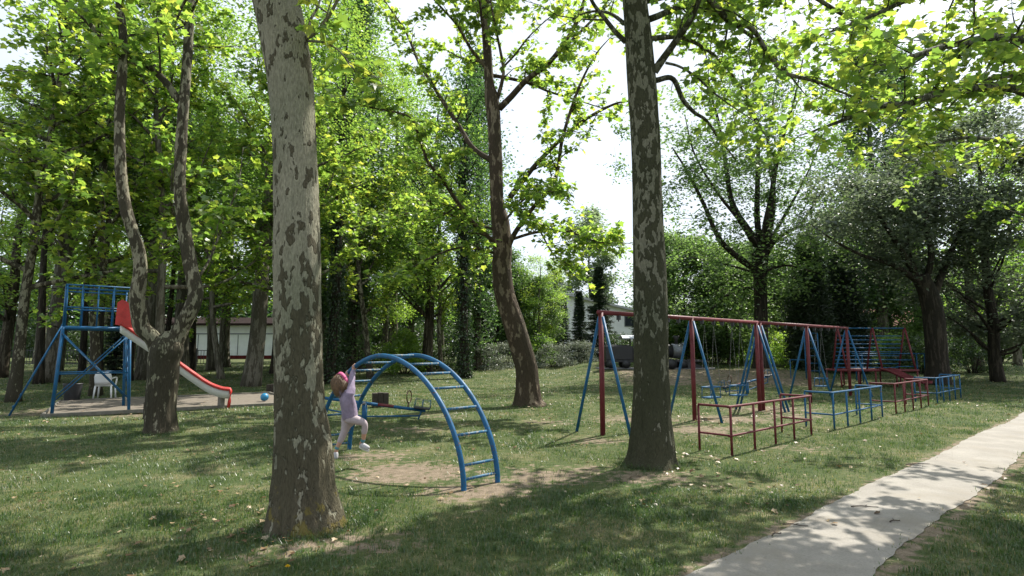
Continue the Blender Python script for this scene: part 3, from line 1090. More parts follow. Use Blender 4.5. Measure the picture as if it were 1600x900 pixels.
def put(kind, u, Y, label, cat='tree', group=None, s=1., rz=None, lean=0., name=None, sz=None):
    p = PROTO[kind]
    o = p if kind not in USED else copy_tree(p)
    USED.add(kind)
    loc = GP(u, Y)
    o.location = loc
    h = abs(hash((kind, u, Y))) if False else int(u * 7 + Y * 131)
    o.rotation_euler = (0, R(lean), rz if rz is not None else (h % 628) / 100)
    if lean:
        o.rotation_euler = (0, R(lean), 0)
    o.scale = (s, s, sz or s)
    if name:
        o.name = name
    return tag(o, label, cat, group)


GB = 'trees of the wood behind the lawn'
# left: wood behind the slide
put('tall', 392, 24.5, 'tall straight grey trunk on the lawn behind the red slide', lean=.8)
put('plane', 346, 29.0, 'plane tree leaning left over the grass before the long white building', lean=-7)
put('pine', 299, 33, 'thin dark pine trunk in front of the left end of the white building', group='pines by the white building')
put('pine2', 427, 34, 'dark pine trunk half hidden behind the big pale plane trunk', group='pines by the white building')
put('pine', 200, 28, 'dark pine trunk just right of the blue tower platform', group='pines behind the tower', s=.95)
put('pine2', 229, 31, 'dark pine trunk behind the crook of the left forked limb', group='pines behind the tower')
put('pine', 258, 37, 'dark pine trunk seen through the fork of the plane tree', group='pines behind the tower')
put('pine2', 153, 27, 'dark pine trunk behind the blue tower railing', group='pines behind the tower', s=1.05)
put('pine', 128, 33, 'dark pine trunk at the left margin beyond the tower', group='pines behind the tower')
put('pine2', 60, 26, 'dark pine trunk left of the tower', group='pines behind the tower')
put('spruce2', 178, 32, 'dark drooping spruce below the red top of the slide', s=.75)
put('spruce', 235, 42, 'dark spruce behind the forked plane tree', s=.7)
put('plane', 255, 19.5, 'bright yellow green plane tree rising behind the forked plane', rz=.6)
put('plane2', 150, 19, 'yellow green plane tree behind the blue tower', rz=2.6)
put('plane2', 20, 17, 'yellow green plane tree left of the blue tower', rz=1.0)
put('broad2', 330, 36, 'leafy green tree in the wood above the white building', group=GB)
put('broad', 200, 38, 'green tree deep in the wood behind the tower', group=GB)
put('broad2', 90, 36, 'green tree at the left end of the wood', group=GB)
put('broad', 0, 30, 'green tree at the far left beyond the tower', group=GB)
put('tall', 300, 48, 'tall green tree behind the white building seen over its roof', group=GB, rz=3)
put('broad2', 440, 44, 'green tree at the right end of the white building', group=GB, s=1.15)
put('tall', 160, 52, 'tall tree farthest back on the left', group=GB, rz=1)
put('tall', 60, 46, 'tall tree far back left of the tower', group=GB, rz=2)
put('plane2', 458, 22.5, 'bright green plane tree hidden behind the big pale plane trunk', rz=4.4, s=1.05)
put('tall', 452, 33, 'tall tree filling the sky behind the big pale plane', group=GB, rz=.4)
put('tall', 612, 41, 'tall green tree above the left end of the climbing arch', group=GB, rz=5)
put('tall', 350, 40, 'tall green tree above the leaning plane by the white building', group=GB, rz=2.2)
put('plane', 1850, 18, 'plane tree beyond the right margin behind the overhanging one', rz=1.5)
put('plane2', 690, 33, 'light green plane tree behind the low left limbs of the leaning plane', rz=2.5, s=.85)
for u, Y_, r_, lab in ((75, 27, .3, 'tall leafy tree left of the tower reaching the top of the picture'), (225, 29, 1.7, 'tall leafy tree behind the forked plane reaching the top of the picture'),
                       (284, 31.5, 3.1, 'tall leafy tree behind the right fork limb reaching the top of the picture'), (566, 36, 4.0, 'tall leafy tree above the climbing arch reaching the top of the picture')):
    put('tall', u, Y_, lab, group=GB, rz=r_, s=1.08)
# poplars and ivy between big plane and arch
put('ivy', 513, 26, 'ivy covered dark trunk right beside the big pale plane', group='ivy clad trunks')
put('ivy2', 530, 31, 'ivy covered trunk, second right of the big pale plane', group='ivy clad trunks')
put('poplar', 548, 34, 'dark columnar poplar above the left end of the climbing arch', s=1.05)
put('poplar2', 500, 42, 'dark poplar behind the ivy covered trunks', s=1.1)
put('plane2', 578, 30, 'pale trunk leaning left behind the top of the climbing arch', lean=-10)
put('broad2', 598, 38, 'slim dark trunked tree behind the bright bush', s=.8)
put('broad', 666, 34, 'dark forked tree above the shrubs left of centre', s=1.1, rz=1.2)
put('ivy2', 727, 30, 'straight grey trunk with ivy on its right side, left of the leaning plane', s=1.1, rz=2.0)
put('poplar', 745, 37, 'slender poplar behind the leaning plane', s=.95)
put('poplar2', 640, 48, 'dark poplar behind the left limbs of the leaning plane', s=1.1)
put('broad2', 690, 50, 'green tree in the wood left of the leaning plane', group=GB, s=1.1)
put('broad', 590, 55, 'green tree deep in the wood behind the arch', group=GB, s=1.15)
put('spruce', 756, 40, 'dark spruce left of the leaning plane trunk', s=.6)
put('broad2', 840, 44, 'light green tree behind the leaning plane trunk', s=.55)
put('feather', 775, 46, 'pale feathery tree behind the leaning plane', s=1.0)
# centre gap: spruces, far pale poplars
put('spruce2', 906, 47, 'slender spruce in front of the white gabled building', s=.85)
put('spruce', 938, 44, 'dark broad spruce left of the first swing post', s=.88)
put('spruce2', 880, 49, 'slender spruce at the left corner of the white gabled building', s=.8)
put('feather', 832, 46, 'pale leafy tree before the left part of the white gabled building', s=.75, rz=1)
put('spruce2', 1000, 46, 'slender spruce behind the mossy plane trunk', s=.8)
put('pale', 925, 75, 'pale hazy poplar standing beyond the white gabled building', s=1.3)
put('pale', 1030, 80, 'pale poplar beyond the mossy plane trunk', s=1.2)
put('pale', 870, 78, 'pale poplar behind the roof of the white gabled building', s=.8)
# right
put('feather', 1075, 38, 'feathery light green tree behind the locomotive', s=.95)
put('feather', 1140, 36, 'feathery light green tree left of the dark many limbed tree', s=.7, rz=4)
put('feather', 1235, 45, 'feathery tree between the many limbed tree and the dark thujas', s=.8, rz=2)
put('thuja', 1270, 33, 'dark thuja column, left one of the pair behind the climbing frame', group='thuja pair', s=1.05)
put('thuja', 1326, 34, 'dark thuja column, right one of the pair behind the climbing frame', group='thuja pair', s=1.0)
put('poplar2', 1385, 40, 'tall dark tree rising at the upper right corner', s=1.25)
put('poplar', 1440, 44, 'dark poplar at the right margin behind the grey leaved tree', s=1.1)
put('pale', 1300, 46, 'pale leafy tree behind the thuja pair', s=.8, rz=3.3)
put('feather', 1185, 47, 'pale feathery tree behind the dark many limbed tree', s=1.1, rz=5.1)
put('feather', 1390, 42, 'pale feathery tree behind the climbing frame', s=1.05, rz=1.9)
put('broad', 1530, 36, 'green tree beyond the right margin', group=GB)
put('broad2', 1590, 42, 'green tree at the far right of the wood', group=GB)
put('feather', 1155, 58, 'feathery pale tree far behind the swings', s=1.2)
put('broad2', 1220, 70, 'light green tree far behind the dark many limbed tree', group=GB, s=.75)
put('grey', 1560, 27, 'grey leaved tree beyond the right margin', s=.9)
# shrubs
for k, (u, Y_, sc_) in enumerate(((70, 50, 1.8), (130, 47, 1.6), (175, 54, 2.0), (520, 50, 1.9), (575, 52, 2.0), (640, 54, 2.0), (705, 56, 1.9), (1480, 50, 2.2), (1560, 48, 2.0), (1340, 52, 2.0))):
    put('shrub_dark', u, Y_, 'dark undergrowth bush deep in the shade of the wood', 'shrub', 'undergrowth bushes in the wood', s=sc_)
put('shrub_lime', 632, 33, 'bright green bush behind the climbing arch', 'shrub', s=.95)
put('shrub_dark', 600, 36, 'dark bush left of the bright green bush', 'shrub', s=.8)
put('shrub_dark', 680, 37, 'dark bush under the forked tree left of centre', 'shrub', s=.9)
put('shrub_silver', 760, 37, 'silvery shrub at the lawn edge left of the leaning plane', 'shrub', 'silvery shrubs along the lawn edge', s=.95)
put('shrub_silver', 795, 39, 'silvery shrub just behind the leaning plane trunk', 'shrub', 'silvery shrubs along the lawn edge')
put('shrub_silver', 865, 39, 'silvery shrub right of the leaning plane trunk', 'shrub', 'silvery shrubs along the lawn edge', s=.95)
put('shrub_silver', 905, 40, 'silvery shrub below the slender spruce', 'shrub', 'silvery shrubs along the lawn edge', s=.9)
put('shrub', 840, 42, 'light green shrub behind the leaning plane foot', 'shrub', s=1.2)
put('shrub_dark', 970, 42, 'dark hedge bush behind the locomotive tender', 'shrub', s=1.0)
put('shrub', 1040, 40, 'green bush behind the locomotive cab', 'shrub', s=1.2)
put('shrub_dark', 1120, 38, 'dark bush right of the locomotive', 'shrub', s=1.1)
put('shrub', 1165, 37, 'green bush behind the far seesaw', 'shrub', s=1.0)
put('shrub_lime', 1065, 37, 'light green bush left behind the locomotive front', 'shrub', s=1.05)
put('shrub_lime', 1105, 41, 'light green bush behind the first swing bay', 'shrub', s=1.3)
put('shrub_lime', 1195, 41, 'light green bush behind the red double posts', 'shrub', s=1.2)
put('shrub_lime', 1228, 38, 'light green bush left of the thuja pair', 'shrub', s=.9)
put('shrub', 1390, 36, 'green bush behind the right end of the climbing frame', 'shrub', s=1.2)
put('shrub_dark', 1440, 34, 'dark bush left of the grey leaved trunk', 'shrub', s=1.1)
put('shrub_dark', 1520, 34, 'dark bush beyond the right margin', 'shrub', s=1.1)
put('shrub_dark', 470, 36, 'dark bush behind the big pale plane', 'shrub', s=1.)
put('shrub', 560, 40, 'green bush among the poplar stems', 'shrub', s=1.1)


def traced_tree(name, label, base_u, Yd, rows, limbs, barkm, leafm, seed, ls, tmpl, ncl, nper, sig, spread=.9, clear=None):
    """dark trees whose limbs are laid out one by one, foliage in clumps along the limbs"""
    rg = np.random.default_rng(seed)
    B = GP(base_u, Yd)
    root = thing(name, label, 'tree', B)
    C, r = px_tube(rows, Yd, 40)
    M().tube(C, r, 16, True, rough_trunk(seed, .25, 5, .06, B[2])).build('trunk', barkm, root, local=B)
    cen = []
    for pts, r0, r1 in limbs:
        Pn = spline(limb_px(pts, Yd), len(pts) * 5)
        M().tube(Pn, np.linspace(r0, r1, len(Pn)), 8, True, rough_trunk(seed, 0, 3, .1)).build('limb', barkm, root, local=B)
        k = (rg.uniform(.35, 1., ncl) * (len(Pn) - 1)).astype(int)
        cen.append(Pn[k] + rg.normal(size=(ncl, 3)) * [spread, spread, spread * .65])
    cen = np.concatenate(cen)
    if clear is not None:                    # open below the long low limb
        cen = cen[(cen[:, 2] > clear[1]) | (cen[:, 0] > clear[0])]
    tw = M()
    for c in cen:
        tw.tube([c + rg.normal(size=3) * .5 * [1, 1, .6], c, c + rg.normal(size=3) * .5], [.015, .01, .004], 4, False)
    tw.build('twigs', barkm, root, local=B)['kind'] = 'stuff'
    pos, cr = cloud(rg, cen, nper, sig)
    L = M()
    leaves(L, pos, rg.uniform(.6, 1.2, len(pos)) * ls, rg, tmpl, rnd=np.clip(cr * .5 + rg.random(len(pos)) * .5, 0, 1))
    L.build('crown', leafm, root, False, True, B)
    return root


traced_tree('locust_tree', 'dark tree behind the swings forking into many black limbs against the white sky', 1190, 31,
            [(590, 1176, 1204), (560, 1179, 1200), (500, 1179, 1199), (440, 1178, 1198), (395, 1175, 1200)],
            [([(1186, 392, 0), (1172, 365, -.3), (1156, 341, -.5), (1142, 310, -.8), (1133, 250, -1), (1120, 180, -1.2), (1100, 120, -1.4)], .26, .04),
             ([(1180, 420, 0), (1153, 402, -.6), (1124, 373, -1.2), (1100, 320, -1.7), (1075, 270, -2), (1050, 230, -2.4)], .2, .03),
             ([(1190, 392, 0), (1183, 340, .3), (1184, 270, .5), (1184, 200, .7), (1172, 170, .8), (1160, 110, .9)], .2, .03),
             ([(1192, 392, 0), (1197, 350, -.4), (1205, 310, -.6), (1212, 262, -.8), (1222, 220, -1), (1240, 160, -1.2), (1255, 90, -1.3)], .22, .03),
             ([(1194, 392, 0), (1206, 340, .4), (1208, 290, .8), (1200, 230, 1), (1205, 180, 1.2), (1215, 110, 1.3)], .2, .03),
             ([(1194, 405, 0), (1213, 374, -.6), (1249, 352, -1), (1268, 325, -1.3), (1290, 290, -1.6)], .14, .03),
             ([(1192, 455, 0), (1165, 450, .8), (1130, 465, 1.6), (1105, 485, 2.2), (1060, 470, 2.6)], .1, .02),
             ([(1190, 430, 0), (1160, 420, 1.0), (1120, 410, 2.0), (1070, 400, 3.0)], .08, .02),
             ([(1192, 425, 0), (1225, 415, -.5), (1255, 420, -1.0), (1285, 430, -1.4)], .08, .02),
             ([(1186, 390, 0), (1160, 350, -1.5), (1120, 300, -2.5), (1085, 240, -3.0), (1070, 180, -3.2)], .12, .02),
             ([(1195, 390, 0), (1230, 330, 1.0), (1262, 270, 1.6), (1290, 200, 2.0)], .12, .02)],
            BK_DARK, LF_FEATHER, 201, .2, 'oval', 32, 75, .45, 1.5)
traced_tree('willow_tree', 'grey leaved old tree with dark leaning trunk at the right margin', 1462, 25,
            [(598, 1448, 1482), (560, 1449, 1479), (500, 1445, 1474), (460, 1437, 1464), (430, 1426, 1449)],
            [([(1436, 440, 0), (1412, 424, -.4), (1390, 412, -.8), (1350, 400, -1.2), (1310, 380, -1.5), (1263, 348, -1.8)], .15, .02),
             ([(1440, 440, 0), (1420, 400, .3), (1415, 350, .6), (1400, 300, .8), (1380, 250, 1)], .14, .03),
             ([(1445, 450, 0), (1455, 400, -.3), (1448, 340, -.6), (1460, 280, -.9), (1470, 210, -1)], .15, .03),
             ([(1455, 470, 0), (1475, 420, .2), (1500, 360, .5), (1530, 300, .6)], .2, .03),
             ([(1430, 430, 0), (1395, 370, -1.2), (1360, 320, -2), (1335, 290, -2.5)], .14, .02)],
            BK_DARK, LF_GREY, 202, .19, 'oval', 24, 170, .5, .9, (GP(1385, 24)[0], 6.1))

# the wood far behind: one mass of leaves and stems
rg = np.random.default_rng(300)
cen = []
for k in range(2100):
    a = rg.uniform(-.86, .86)
    d = rg.uniform(82, 112)
    x, y = d * math.sin(a), d * math.cos(a) + 8
    u = 800 + 900 * x / y
    top = 16 if u < 800 or u > 1180 else 8.5
    cen.append((x, y, .5 + rg.uniform(0, top) * rg.uniform(.6, 1)))
cen = np.array(cen)
pos, cr = cloud(rg, cen, 44, 1.5, .8)
pos[:, 2] = np.abs(pos[:, 2] - .5) + .5
L = M()
leaves(L, pos, rg.uniform(.6, 1.2, len(pos)) * 1.0, rg, 'oval', rnd=np.clip(cr * .6 + rg.random(len(pos)) * .4, 0, 1))
wd = L.build('far_wood', LF_POPLAR, None, False, True)
wd['kind'] = 'stuff'
tag(wd, 'distant belt of green woodland closing the view behind the park', 'woodland')

# ------------------------------------------------------------------ buildings
WALL = plain('white_render', (.8, .81, .82), .85, .12, 1.5)
PLINTH = plain('maroon_plinth', (.12, .022, .022), .7, .3, 4)
ROOFB = plain('brown_roof', (.03, .02, .017), .85, .45, 3)
GLASS = plain('dark_glass', (.03, .035, .045), .12, .2, 2)
TRIM = plain('grey_trim', (.12, .13, .15), .6, .2, 3)
# long white hall
zb = .5
hall = thing('white_hall', 'long low white building with maroon plinth and brown roof behind the slide', 'building', (-31, 61, zb))
M().box((0, 3, 1.9), (26, 6, 3.8)).build('wall', WALL, hall, False)
M().box((0, -.03, .18), (26.06, .1, .36)).build('plinth', PLINTH, hall, False)
M().box((0, -.035, 2.62), (26.06, .07, .1)).build('wall_band', TRIM, hall, False)  # thin dark band running along the front wall
m = M()
for k in range(6):
    m.box((-10.5 + k * 4.2, -.02, 1.48), (.05, .05, 2.1))
m.build('joints', TRIM, hall, False)
m = M()
m.box((-3.6, -.06, 1.5), (.5, .12, 2.26))
m.build('pillar', PLINTH, hall, False)
rf = M()
rf.add([(-13.8, -1, 3.7), (13.8, -1, 3.7), (13.8, 3, 4.5), (-13.8, 3, 4.5), (13.8, 7, 3.7), (-13.8, 7, 3.7), (-13.8, -1, 3.5), (13.8, -1, 3.5), (13.8, 7, 3.5), (-13.8, 7, 3.5)],
       [[0, 1, 2, 3], [3, 2, 4, 5], [6, 7, 1, 0], [9, 5, 4, 8], [6, 9, 8, 7]], [[1, 4, 2], [0, 3, 5]])
rf.add([(13.8, -1, 3.5), (13.8, 7, 3.5), (13.8, 7, 3.7), (13.8, -1, 3.7), (-13.8, -1, 3.5), (-13.8, 7, 3.5), (-13.8, 7, 3.7), (-13.8, -1, 3.7)], [[0, 1, 2, 3], [7, 6, 5, 4]])
rf.build('roof', ROOFB, hall, False)

# gabled white building
for m_ in (WALL, PLINTH, ROOFB):
    m_.node_tree.nodes['Principled BSDF'].inputs['Specular IOR Level'].default_value = .05
gh = thing('gabled_house', 'white two storey building with a sloping roof half hidden by spruces', 'building', (9.6, 60, .5))
m = M()
m.add([(-4, 0, 0), (4.5, 0, 0), (4.5, 0, 4.6), (-4, 0, 6.6), (-4, 8, 0), (4.5, 8, 0), (4.5, 8, 4.6), (-4, 8, 6.6)],
      [[0, 1, 2, 3], [1, 5, 6, 2], [5, 4, 7, 6], [4, 0, 3, 7]])
m.build('wall', WALL, gh, False)
sl = math.atan2(2.0, 8.5)
ax = [[math.cos(sl), 0, -math.sin(sl)], [0, 1, 0], [math.sin(sl), 0, math.cos(sl)]]
M().box((.25, 4, 5.72), (9.6, 9.0, .22), axes=ax).build('roof', plain('pale_roof', (.42, .42, .43), .8, .2, 2), gh, False)
for wx, wz in ((-2.6, 4.6), (-.2, 4.4), (-2.6, 1.9), (2.2, 1.8), (2.6, 3.9)):
    w = M()
    w.box((wx, -.03, wz), (1.0, .08, 1.1)).build('window', TRIM, gh, False)
    M().box((wx, -.075, wz), (.82, .03, .92)).build('pane', GLASS, [c for c in gh.children][-1], False)
# red roofed house far right
rh = thing('red_roofed_house', 'small house with a faded red tiled roof glimpsed behind the right trees', 'building', (38, 58, .5))
M().box((0, 2.5, 1.6), (7, 5, 3.2)).build('wall', plain('cream_render', (.5, .42, .34), .85, .15, 2), rh, False)
m = M()
m.add([(-3.9, -.5, 3.15), (3.9, -.5, 3.15), (3.9, 2.5, 5.2), (-3.9, 2.5, 5.2), (3.9, 5.5, 3.15), (-3.9, 5.5, 3.15)], [[0, 1, 2, 3], [3, 2, 4, 5], [0, 5, 4, 1]], [[1, 4, 2], [0, 3, 5]])
m.build('roof', plain('red_tiles', (.26, .085, .06), .85, .35, 5), rh, False)
# dark metal fence at the back left
fb = GP(170, 40)
fe = thing('metal_fence', 'dark metal bar fence under the trees behind the tower', 'fence', fb)
for k in range(9):
    M().box((-8 + k * 2, 0, .65), (.07, .07, 1.3)).build('post', MB_BLACK, fe, False)
m = M()
m.box((0, 0, .25), (16, .035, .05)).box((0, 0, 1.15), (16, .035, .05))
for k in range(80):
    m.box((-7.9 + k * .2, 0, .68), (.025, .02, .96))
m.build('bars', MB_BLACK, fe, False)

# ------------------------------------------------------------------ steam locomotive on the bank
lo = thing('steam_locomotive', 'small black steam locomotive with white cab roof standing on the earth bank', 'locomotive', (7.6, 31.0, hz(7.6, 31.0)))
BLK = plain('loco_black', (.018, .018, .02), .5, .4, 6)
LGR = plain('smokebox_grey', (.16, .17, .18), .45, .3, 5, .4)
bevel(M().box((0, 0, .42), (5.3, 1.0, .12)).build('frame', BLK, lo, False), .02)
bevel(M().box((-1.95, 0, .85), (1.45, 1.05, .74)).box((-1.95, 0, 1.24), (1.1, .8, .06)).build('tender', BLK, lo, False), .03)
cb = M().box((-.85, 0, .8), (.75, 1.1, .64))
for x in (-1.17, -.53):
    for y in (-.5, .5):
        cb.box((x, y, 1.4), (.06, .06, .58))
cab = cb.build('cab', BLK, lo, False)
M().tube([[-1.3, 0, 1.66], [-.4, 0, 1.66]], .01, 4).build('rafter', BLK, cab, False)
m = M()
nn = 9
pts = [(x, .68 * math.sin(a), 1.52 + .22 * math.cos(a) + dz) for dz in (0, .05) for x in (-1.8, -.3) for a in np.linspace(-1.3, 1.3, nn)]
k = np.arange(nn - 1)
m.add(pts, np.r_[np.c_[k, k + 1, nn + k + 1, nn + k], np.c_[2 * nn + k, 3 * nn + k, 3 * nn + k + 1, 2 * nn + k + 1], np.c_[k, 2 * nn + k, 2 * nn + k + 1, k + 1], np.c_[nn + k, nn + k + 1, 3 * nn + k + 1, 3 * nn + k]])
m.build('cab_roof', plain('white_roof_paint', (.6, .62, .64), .5, .1, 2), lo, False)
M().tube([[-.45, 0, .95], [.95, 0, .95]], .36, 24).build('boiler', BLK, lo)
sb = M().tube([[.95, 0, .95], [1.45, 0, .95], [1.5, 0, .95], [1.53, 0, .95]], [.38, .38, .33, .15], 24).build('smokebox', LGR, lo)
M().tube([[1.2, 0, 1.25], [1.2, 0, 1.55], [1.2, 0, 1.72], [1.2, 0, 1.76]], [.1, .1, .17, .15], 16).build('chimney', BLK, lo)
M().tube([[.4, 0, 1.2], [.4, 0, 1.42], [.4, 0, 1.48]], [.15, .15, .05], 16).build('dome', BLK, lo)
M().tube([[1.5, 0, 1.3], [1.64, 0, 1.3]], .09, 12).build('headlight', LGR, lo)
m = M()
m.add([(1.6, -.55, .5), (1.6, .55, .5), (1.6, -.6, .06), (1.6, .6, .06), (2.75, 0, .06), (2.1, 0, .4)], None, [[0, 5, 1], [0, 2, 4], [0, 4, 5], [1, 5, 4], [1, 4, 3], [2, 3, 4], [0, 1, 3], [0, 3, 2]])
m.build('cowcatcher', plain('cowcatcher_paint', (.035, .035, .037), .5, .3, 5), lo, False)
for x in (-2.4, -1.6, -.6, .15, .8, 1.4):
    for y in (-.52, .52):
        M().tube([[x, y - .05, .27], [x, y + .05, .27]], .27 if -1 < x < 1 else .22, 20).build('wheel', BLK, lo)
bevel(M().box((0, -.36, .03), (6.2, .08, .08)).box((0, .36, .03), (6.2, .08, .08)).build('rails', MB_STEEL, lo, False), .01)

# ------------------------------------------------------------------ climbing arch
AA = np.array([-.531, 6.54])
AD = np.array([-math.cos(.75), math.sin(.75)])
ARR = np.array([math.sin(.75), math.cos(.75)])
AW, AL, AH, AN = .533, 3.208, 1.459, 1.86


def arch_pt(t, w=0.):
    c = math.cos(t)
    u_ = (1 - math.copysign(abs(c) ** (2 / AN), c)) / 2 * AL
    z = AH * abs(math.sin(t)) ** (2 / AN)
    p = AA + AD * u_ + ARR * w
    return np.array([p[0], p[1], z])


def proj(p):
    d = np.asarray(p) - [0, 0, CAM_H]
    fw = d[1] * CT + d[2] * ST
    up = -d[1] * ST + d[2] * CT
    return np.array([800 + FP * d[0] / fw, 450 - FP * up / fw])


arch = thing('climbing_arch', 'blue arched climbing ladder of steel pipe on bare earth in the foreground', 'climbing arch', (AA[0], AA[1], 0))
A0 = np.array([AA[0], AA[1], 0])
tt = np.linspace(0, PI, 61)
for w in (0, AW):
    P_ = np.array([arch_pt(t, w) for t in tt])
    P_ = np.r_[[P_[0] - [0, 0, .15]], P_, [P_[-1] - [0, 0, .15]]]
    M().tube(P_ - A0, .031, 14).build('rail', MB_BLUE, arch)
dense = np.linspace(0, PI / 2, 400)
dp = np.array([proj(arch_pt(t)) for t in dense])
rt = []
for y_, x_ in ((750, 727), (728, 722), (681, 711), (639, 696), (606, 676), (583, 656), (568, 637)):
    rt.append(dense[np.argmin((dp[:, 0] - x_) ** 2 + (dp[:, 1] - y_) ** 2)])
rt = rt + [PI / 2] + [PI - t for t in rt]
for t in rt:
    M().tube([arch_pt(t, 0) - A0, arch_pt(t, AW) - A0], .0165, 10).build('rung', MB_WORN, arch)

# ------------------------------------------------------------------ seesaws
def make_seesaw():
    r = park_root('seesaw')
    # local x = along the beam, pivot at origin, right seat low
    a = R(-7.5)
    ca, sa = math.cos(a), math.sin(a)

    def bp(x, z=0, y=0):
        return np.array([x * ca - z * sa, y, .40 + x * sa + z * ca])
    M().tube([[0, -.0, -.1], [0, 0, .40]], .055, 14).build('pivot_post', MB_BLUE, r)
    M().tube([[0, -.14, .40], [0, .14, .40]], .03, 12).build('axle', MB_STEEL, r)
    M().tube([bp(-1.3), bp(1.3)], .034, 12).build('beam', MB_BLUE, r)
    M().tube([bp(.28, .002), bp(.62, .002)], .0352, 12).build('red_band', MB_RED, r)
    M().tube([bp(-1.15, -.2), bp(0.02, -.28), bp(1.2, -.12)], .017, 8).build('lower_bar', MB_BLUE, r)
    for s in (-1, 1):
        st = M()
        c = bp(s * 1.22, .05)
        st.box(c, (.34, .26, .035), axes=[[ca, 0, sa], [0, 1, 0], [-sa, 0, ca]])
        seat = bevel(st.build('seat', MB_BLACK, r, False), .01)
        k = bp(s * .92, .02)
        hp = [k + np.array([.02 * s, .105 * math.sin(t), .23 + .13 * -math.cos(t)]) for t in np.linspace(0, 2 * PI, 25)]
        hp = [np.array([p[0] + .06 * (p[1]) / .1 * 0.6, p[1], p[2]]) for p in hp]
        M().tube(hp, .013, 8, False).build('hoop_handle', MB_RUBBER, r)
        M().tube([k, k + [.01 * s, 0, .11]], .016, 8).build('handle_stem', MB_RUBBER, r)
        br = M()
        e = bp(s * 1.38, .05)
        for y in (-.12, .12):
            br.tube([bp(s * 1.05, .06, y), bp(s * 1.06, .23, y), bp(s * 1.38, .22, y), bp(s * 1.39, .05, y)], .008, 6)
            br.tube([bp(s * 1.22, .06, y), bp(s * 1.22, .22, y)], .007, 6)
        br.tube([bp(s * 1.38, .22, -.12), bp(s * 1.38, .22, .12)], .008, 6)
        br.build('seat_guard', MB_BLUE, r)
        M().tube([bp(s * 1.22, 0), bp(s * 1.17, -.20)], .016, 8).build('stop_leg', MB_BLUE, r)
    return r


ss0 = make_seesaw()
p = G(569, 661)
ss0.location = (p[0], p[1], 0)
ss0.rotation_euler = (0, 0, R(4))
tag(ss0, 'blue seesaw with a red band on its beam seen through the climbing arch', 'seesaw', 'seesaws')
ss1 = copy_tree(ss0)
p = G(1168, 615)
ss1.location = (p[0], p[1], float(hz(p[0], p[1])))
ss1.rotation_euler = (0, 0, PI + R(32))
tag(ss1, 'blue seesaw on the lawn beyond the swing seats', 'seesaw', 'seesaws')

# ------------------------------------------------------------------ swing sets
SW0 = np.array([1.61, 10.55])
SWH = 2.21
BLEG = .66


def swing_set(t0, t1, tm, label, brackets):
    o_ = SW0 + AX * t0
    O = np.array([o_[0], o_[1], 0])
    r = thing('swing_set', label, 'swing set', O, 0, 'swing sets')

    def P3(t, n=0, z=0.):
        q_ = SW0 + AX * t + NX * n
        return np.array([q_[0], q_[1], z + hz(q_[0], q_[1])]) - O
    M().tube([P3(t0 - .05, 0, SWH), P3(t1 + .05, 0, SWH)], .042, 14).build('top_beam', MB_RED, r)
    for t in (t0 + .03, tm, t1 - .03):
        M().tube([P3(t, 0, -.15), P3(t, 0, SWH)], .047, 14).build('post', MB_RED, r)
        for s in (-1, 1):
            M().tube([P3(t, s * BLEG, -.12), P3(t, s * .04, SWH - .08)], .028, 10).build('brace', MB_BLUE, r)
    for t in brackets:
        m = M().box(P3(t, 0, SWH - .075), (.045, .07, .09), math.atan2(AX[1], AX[0]))
        m.tube([P3(t, 0, SWH - .11), P3(t, 0, SWH - .15)], .012, 6)
        m.build('hanger', MB_BLACK, r, False)
    return r


swing_set(0, 6.2, 3.12, 'red beamed swing frame with blue braces, the nearer one behind the mossy plane trunk', [.55, 1.15, 2.2, 2.6, 3.55, 4.05, 4.45, 4.95, 5.35, 5.8])
swing_set(6.34, 12.6, 9.35, 'red beamed swing frame with blue braces, the farther one by the climbing frame', [6.9, 7.4, 7.9, 8.5, 9.0, 9.9, 10.4, 11.0, 11.5, 12.0])


def make_swing():
    r = park_root('swing')
    # local x across the seat (along the beam), hangs from z = SWH
    m = M()
    m.box((0, 0, .45), (.42, .26, .03))
    s = bevel(m.build('seat', MB_BLUE, r, False), .008)
    for sx in (-1, 1):
        g = M()
        g.tube([(sx * .2, -.12, .46), (sx * .17, -.12, .68)], .01, 6)
        g.tube([(sx * .2, .12, .46), (sx * .17, .12, .68)], .01, 6)
        g.build('arm_post', MB_BLUE, r)
        c = M()
        for y in (-.11, .11):
            n = 40
            for k in range(n):
                f0, f1 = k / n, (k + .8) / n
                a_ = np.array([sx * .22, y, .68])
                b_ = np.array([sx * .2, 0, SWH - .14])
                c.tube([a_ + (b_ - a_) * f0, a_ + (b_ - a_) * f1], .004 if k % 2 else .0055, 5, True)
        c.build('chain', MB_STEEL, r)
    M().tube([(-.22, -.12, .68), (.22, -.12, .68), (.22, .12, .68), (-.22, .12, .68), (-.22, -.12, .68)], .012, 8).build('guard_rail', MB_BLUE, r)
    return r


sw = make_swing()
labs = [(3.85, 'blue basket swing nearest to the mossy plane trunk, left of the red double posts'),
        (5.1, 'blue basket swing just left of the red double posts'),
        (10.2, 'blue basket swing hanging from the farther frame')]
for k, (t, lab) in enumerate(labs):
    o = sw if k == 0 else copy_tree(sw)
    q_ = SW0 + AX * t
    o.location = (q_[0], q_[1], hz(q_[0], q_[1]))
    o.rotation_euler = (0, 0, math.atan2(AX[1], AX[0]))
    tag(o, lab, 'swing', 'basket swings')

# ------------------------------------------------------------------ pipe railings beside the path
RP0 = np.array([3.2, 8.61])


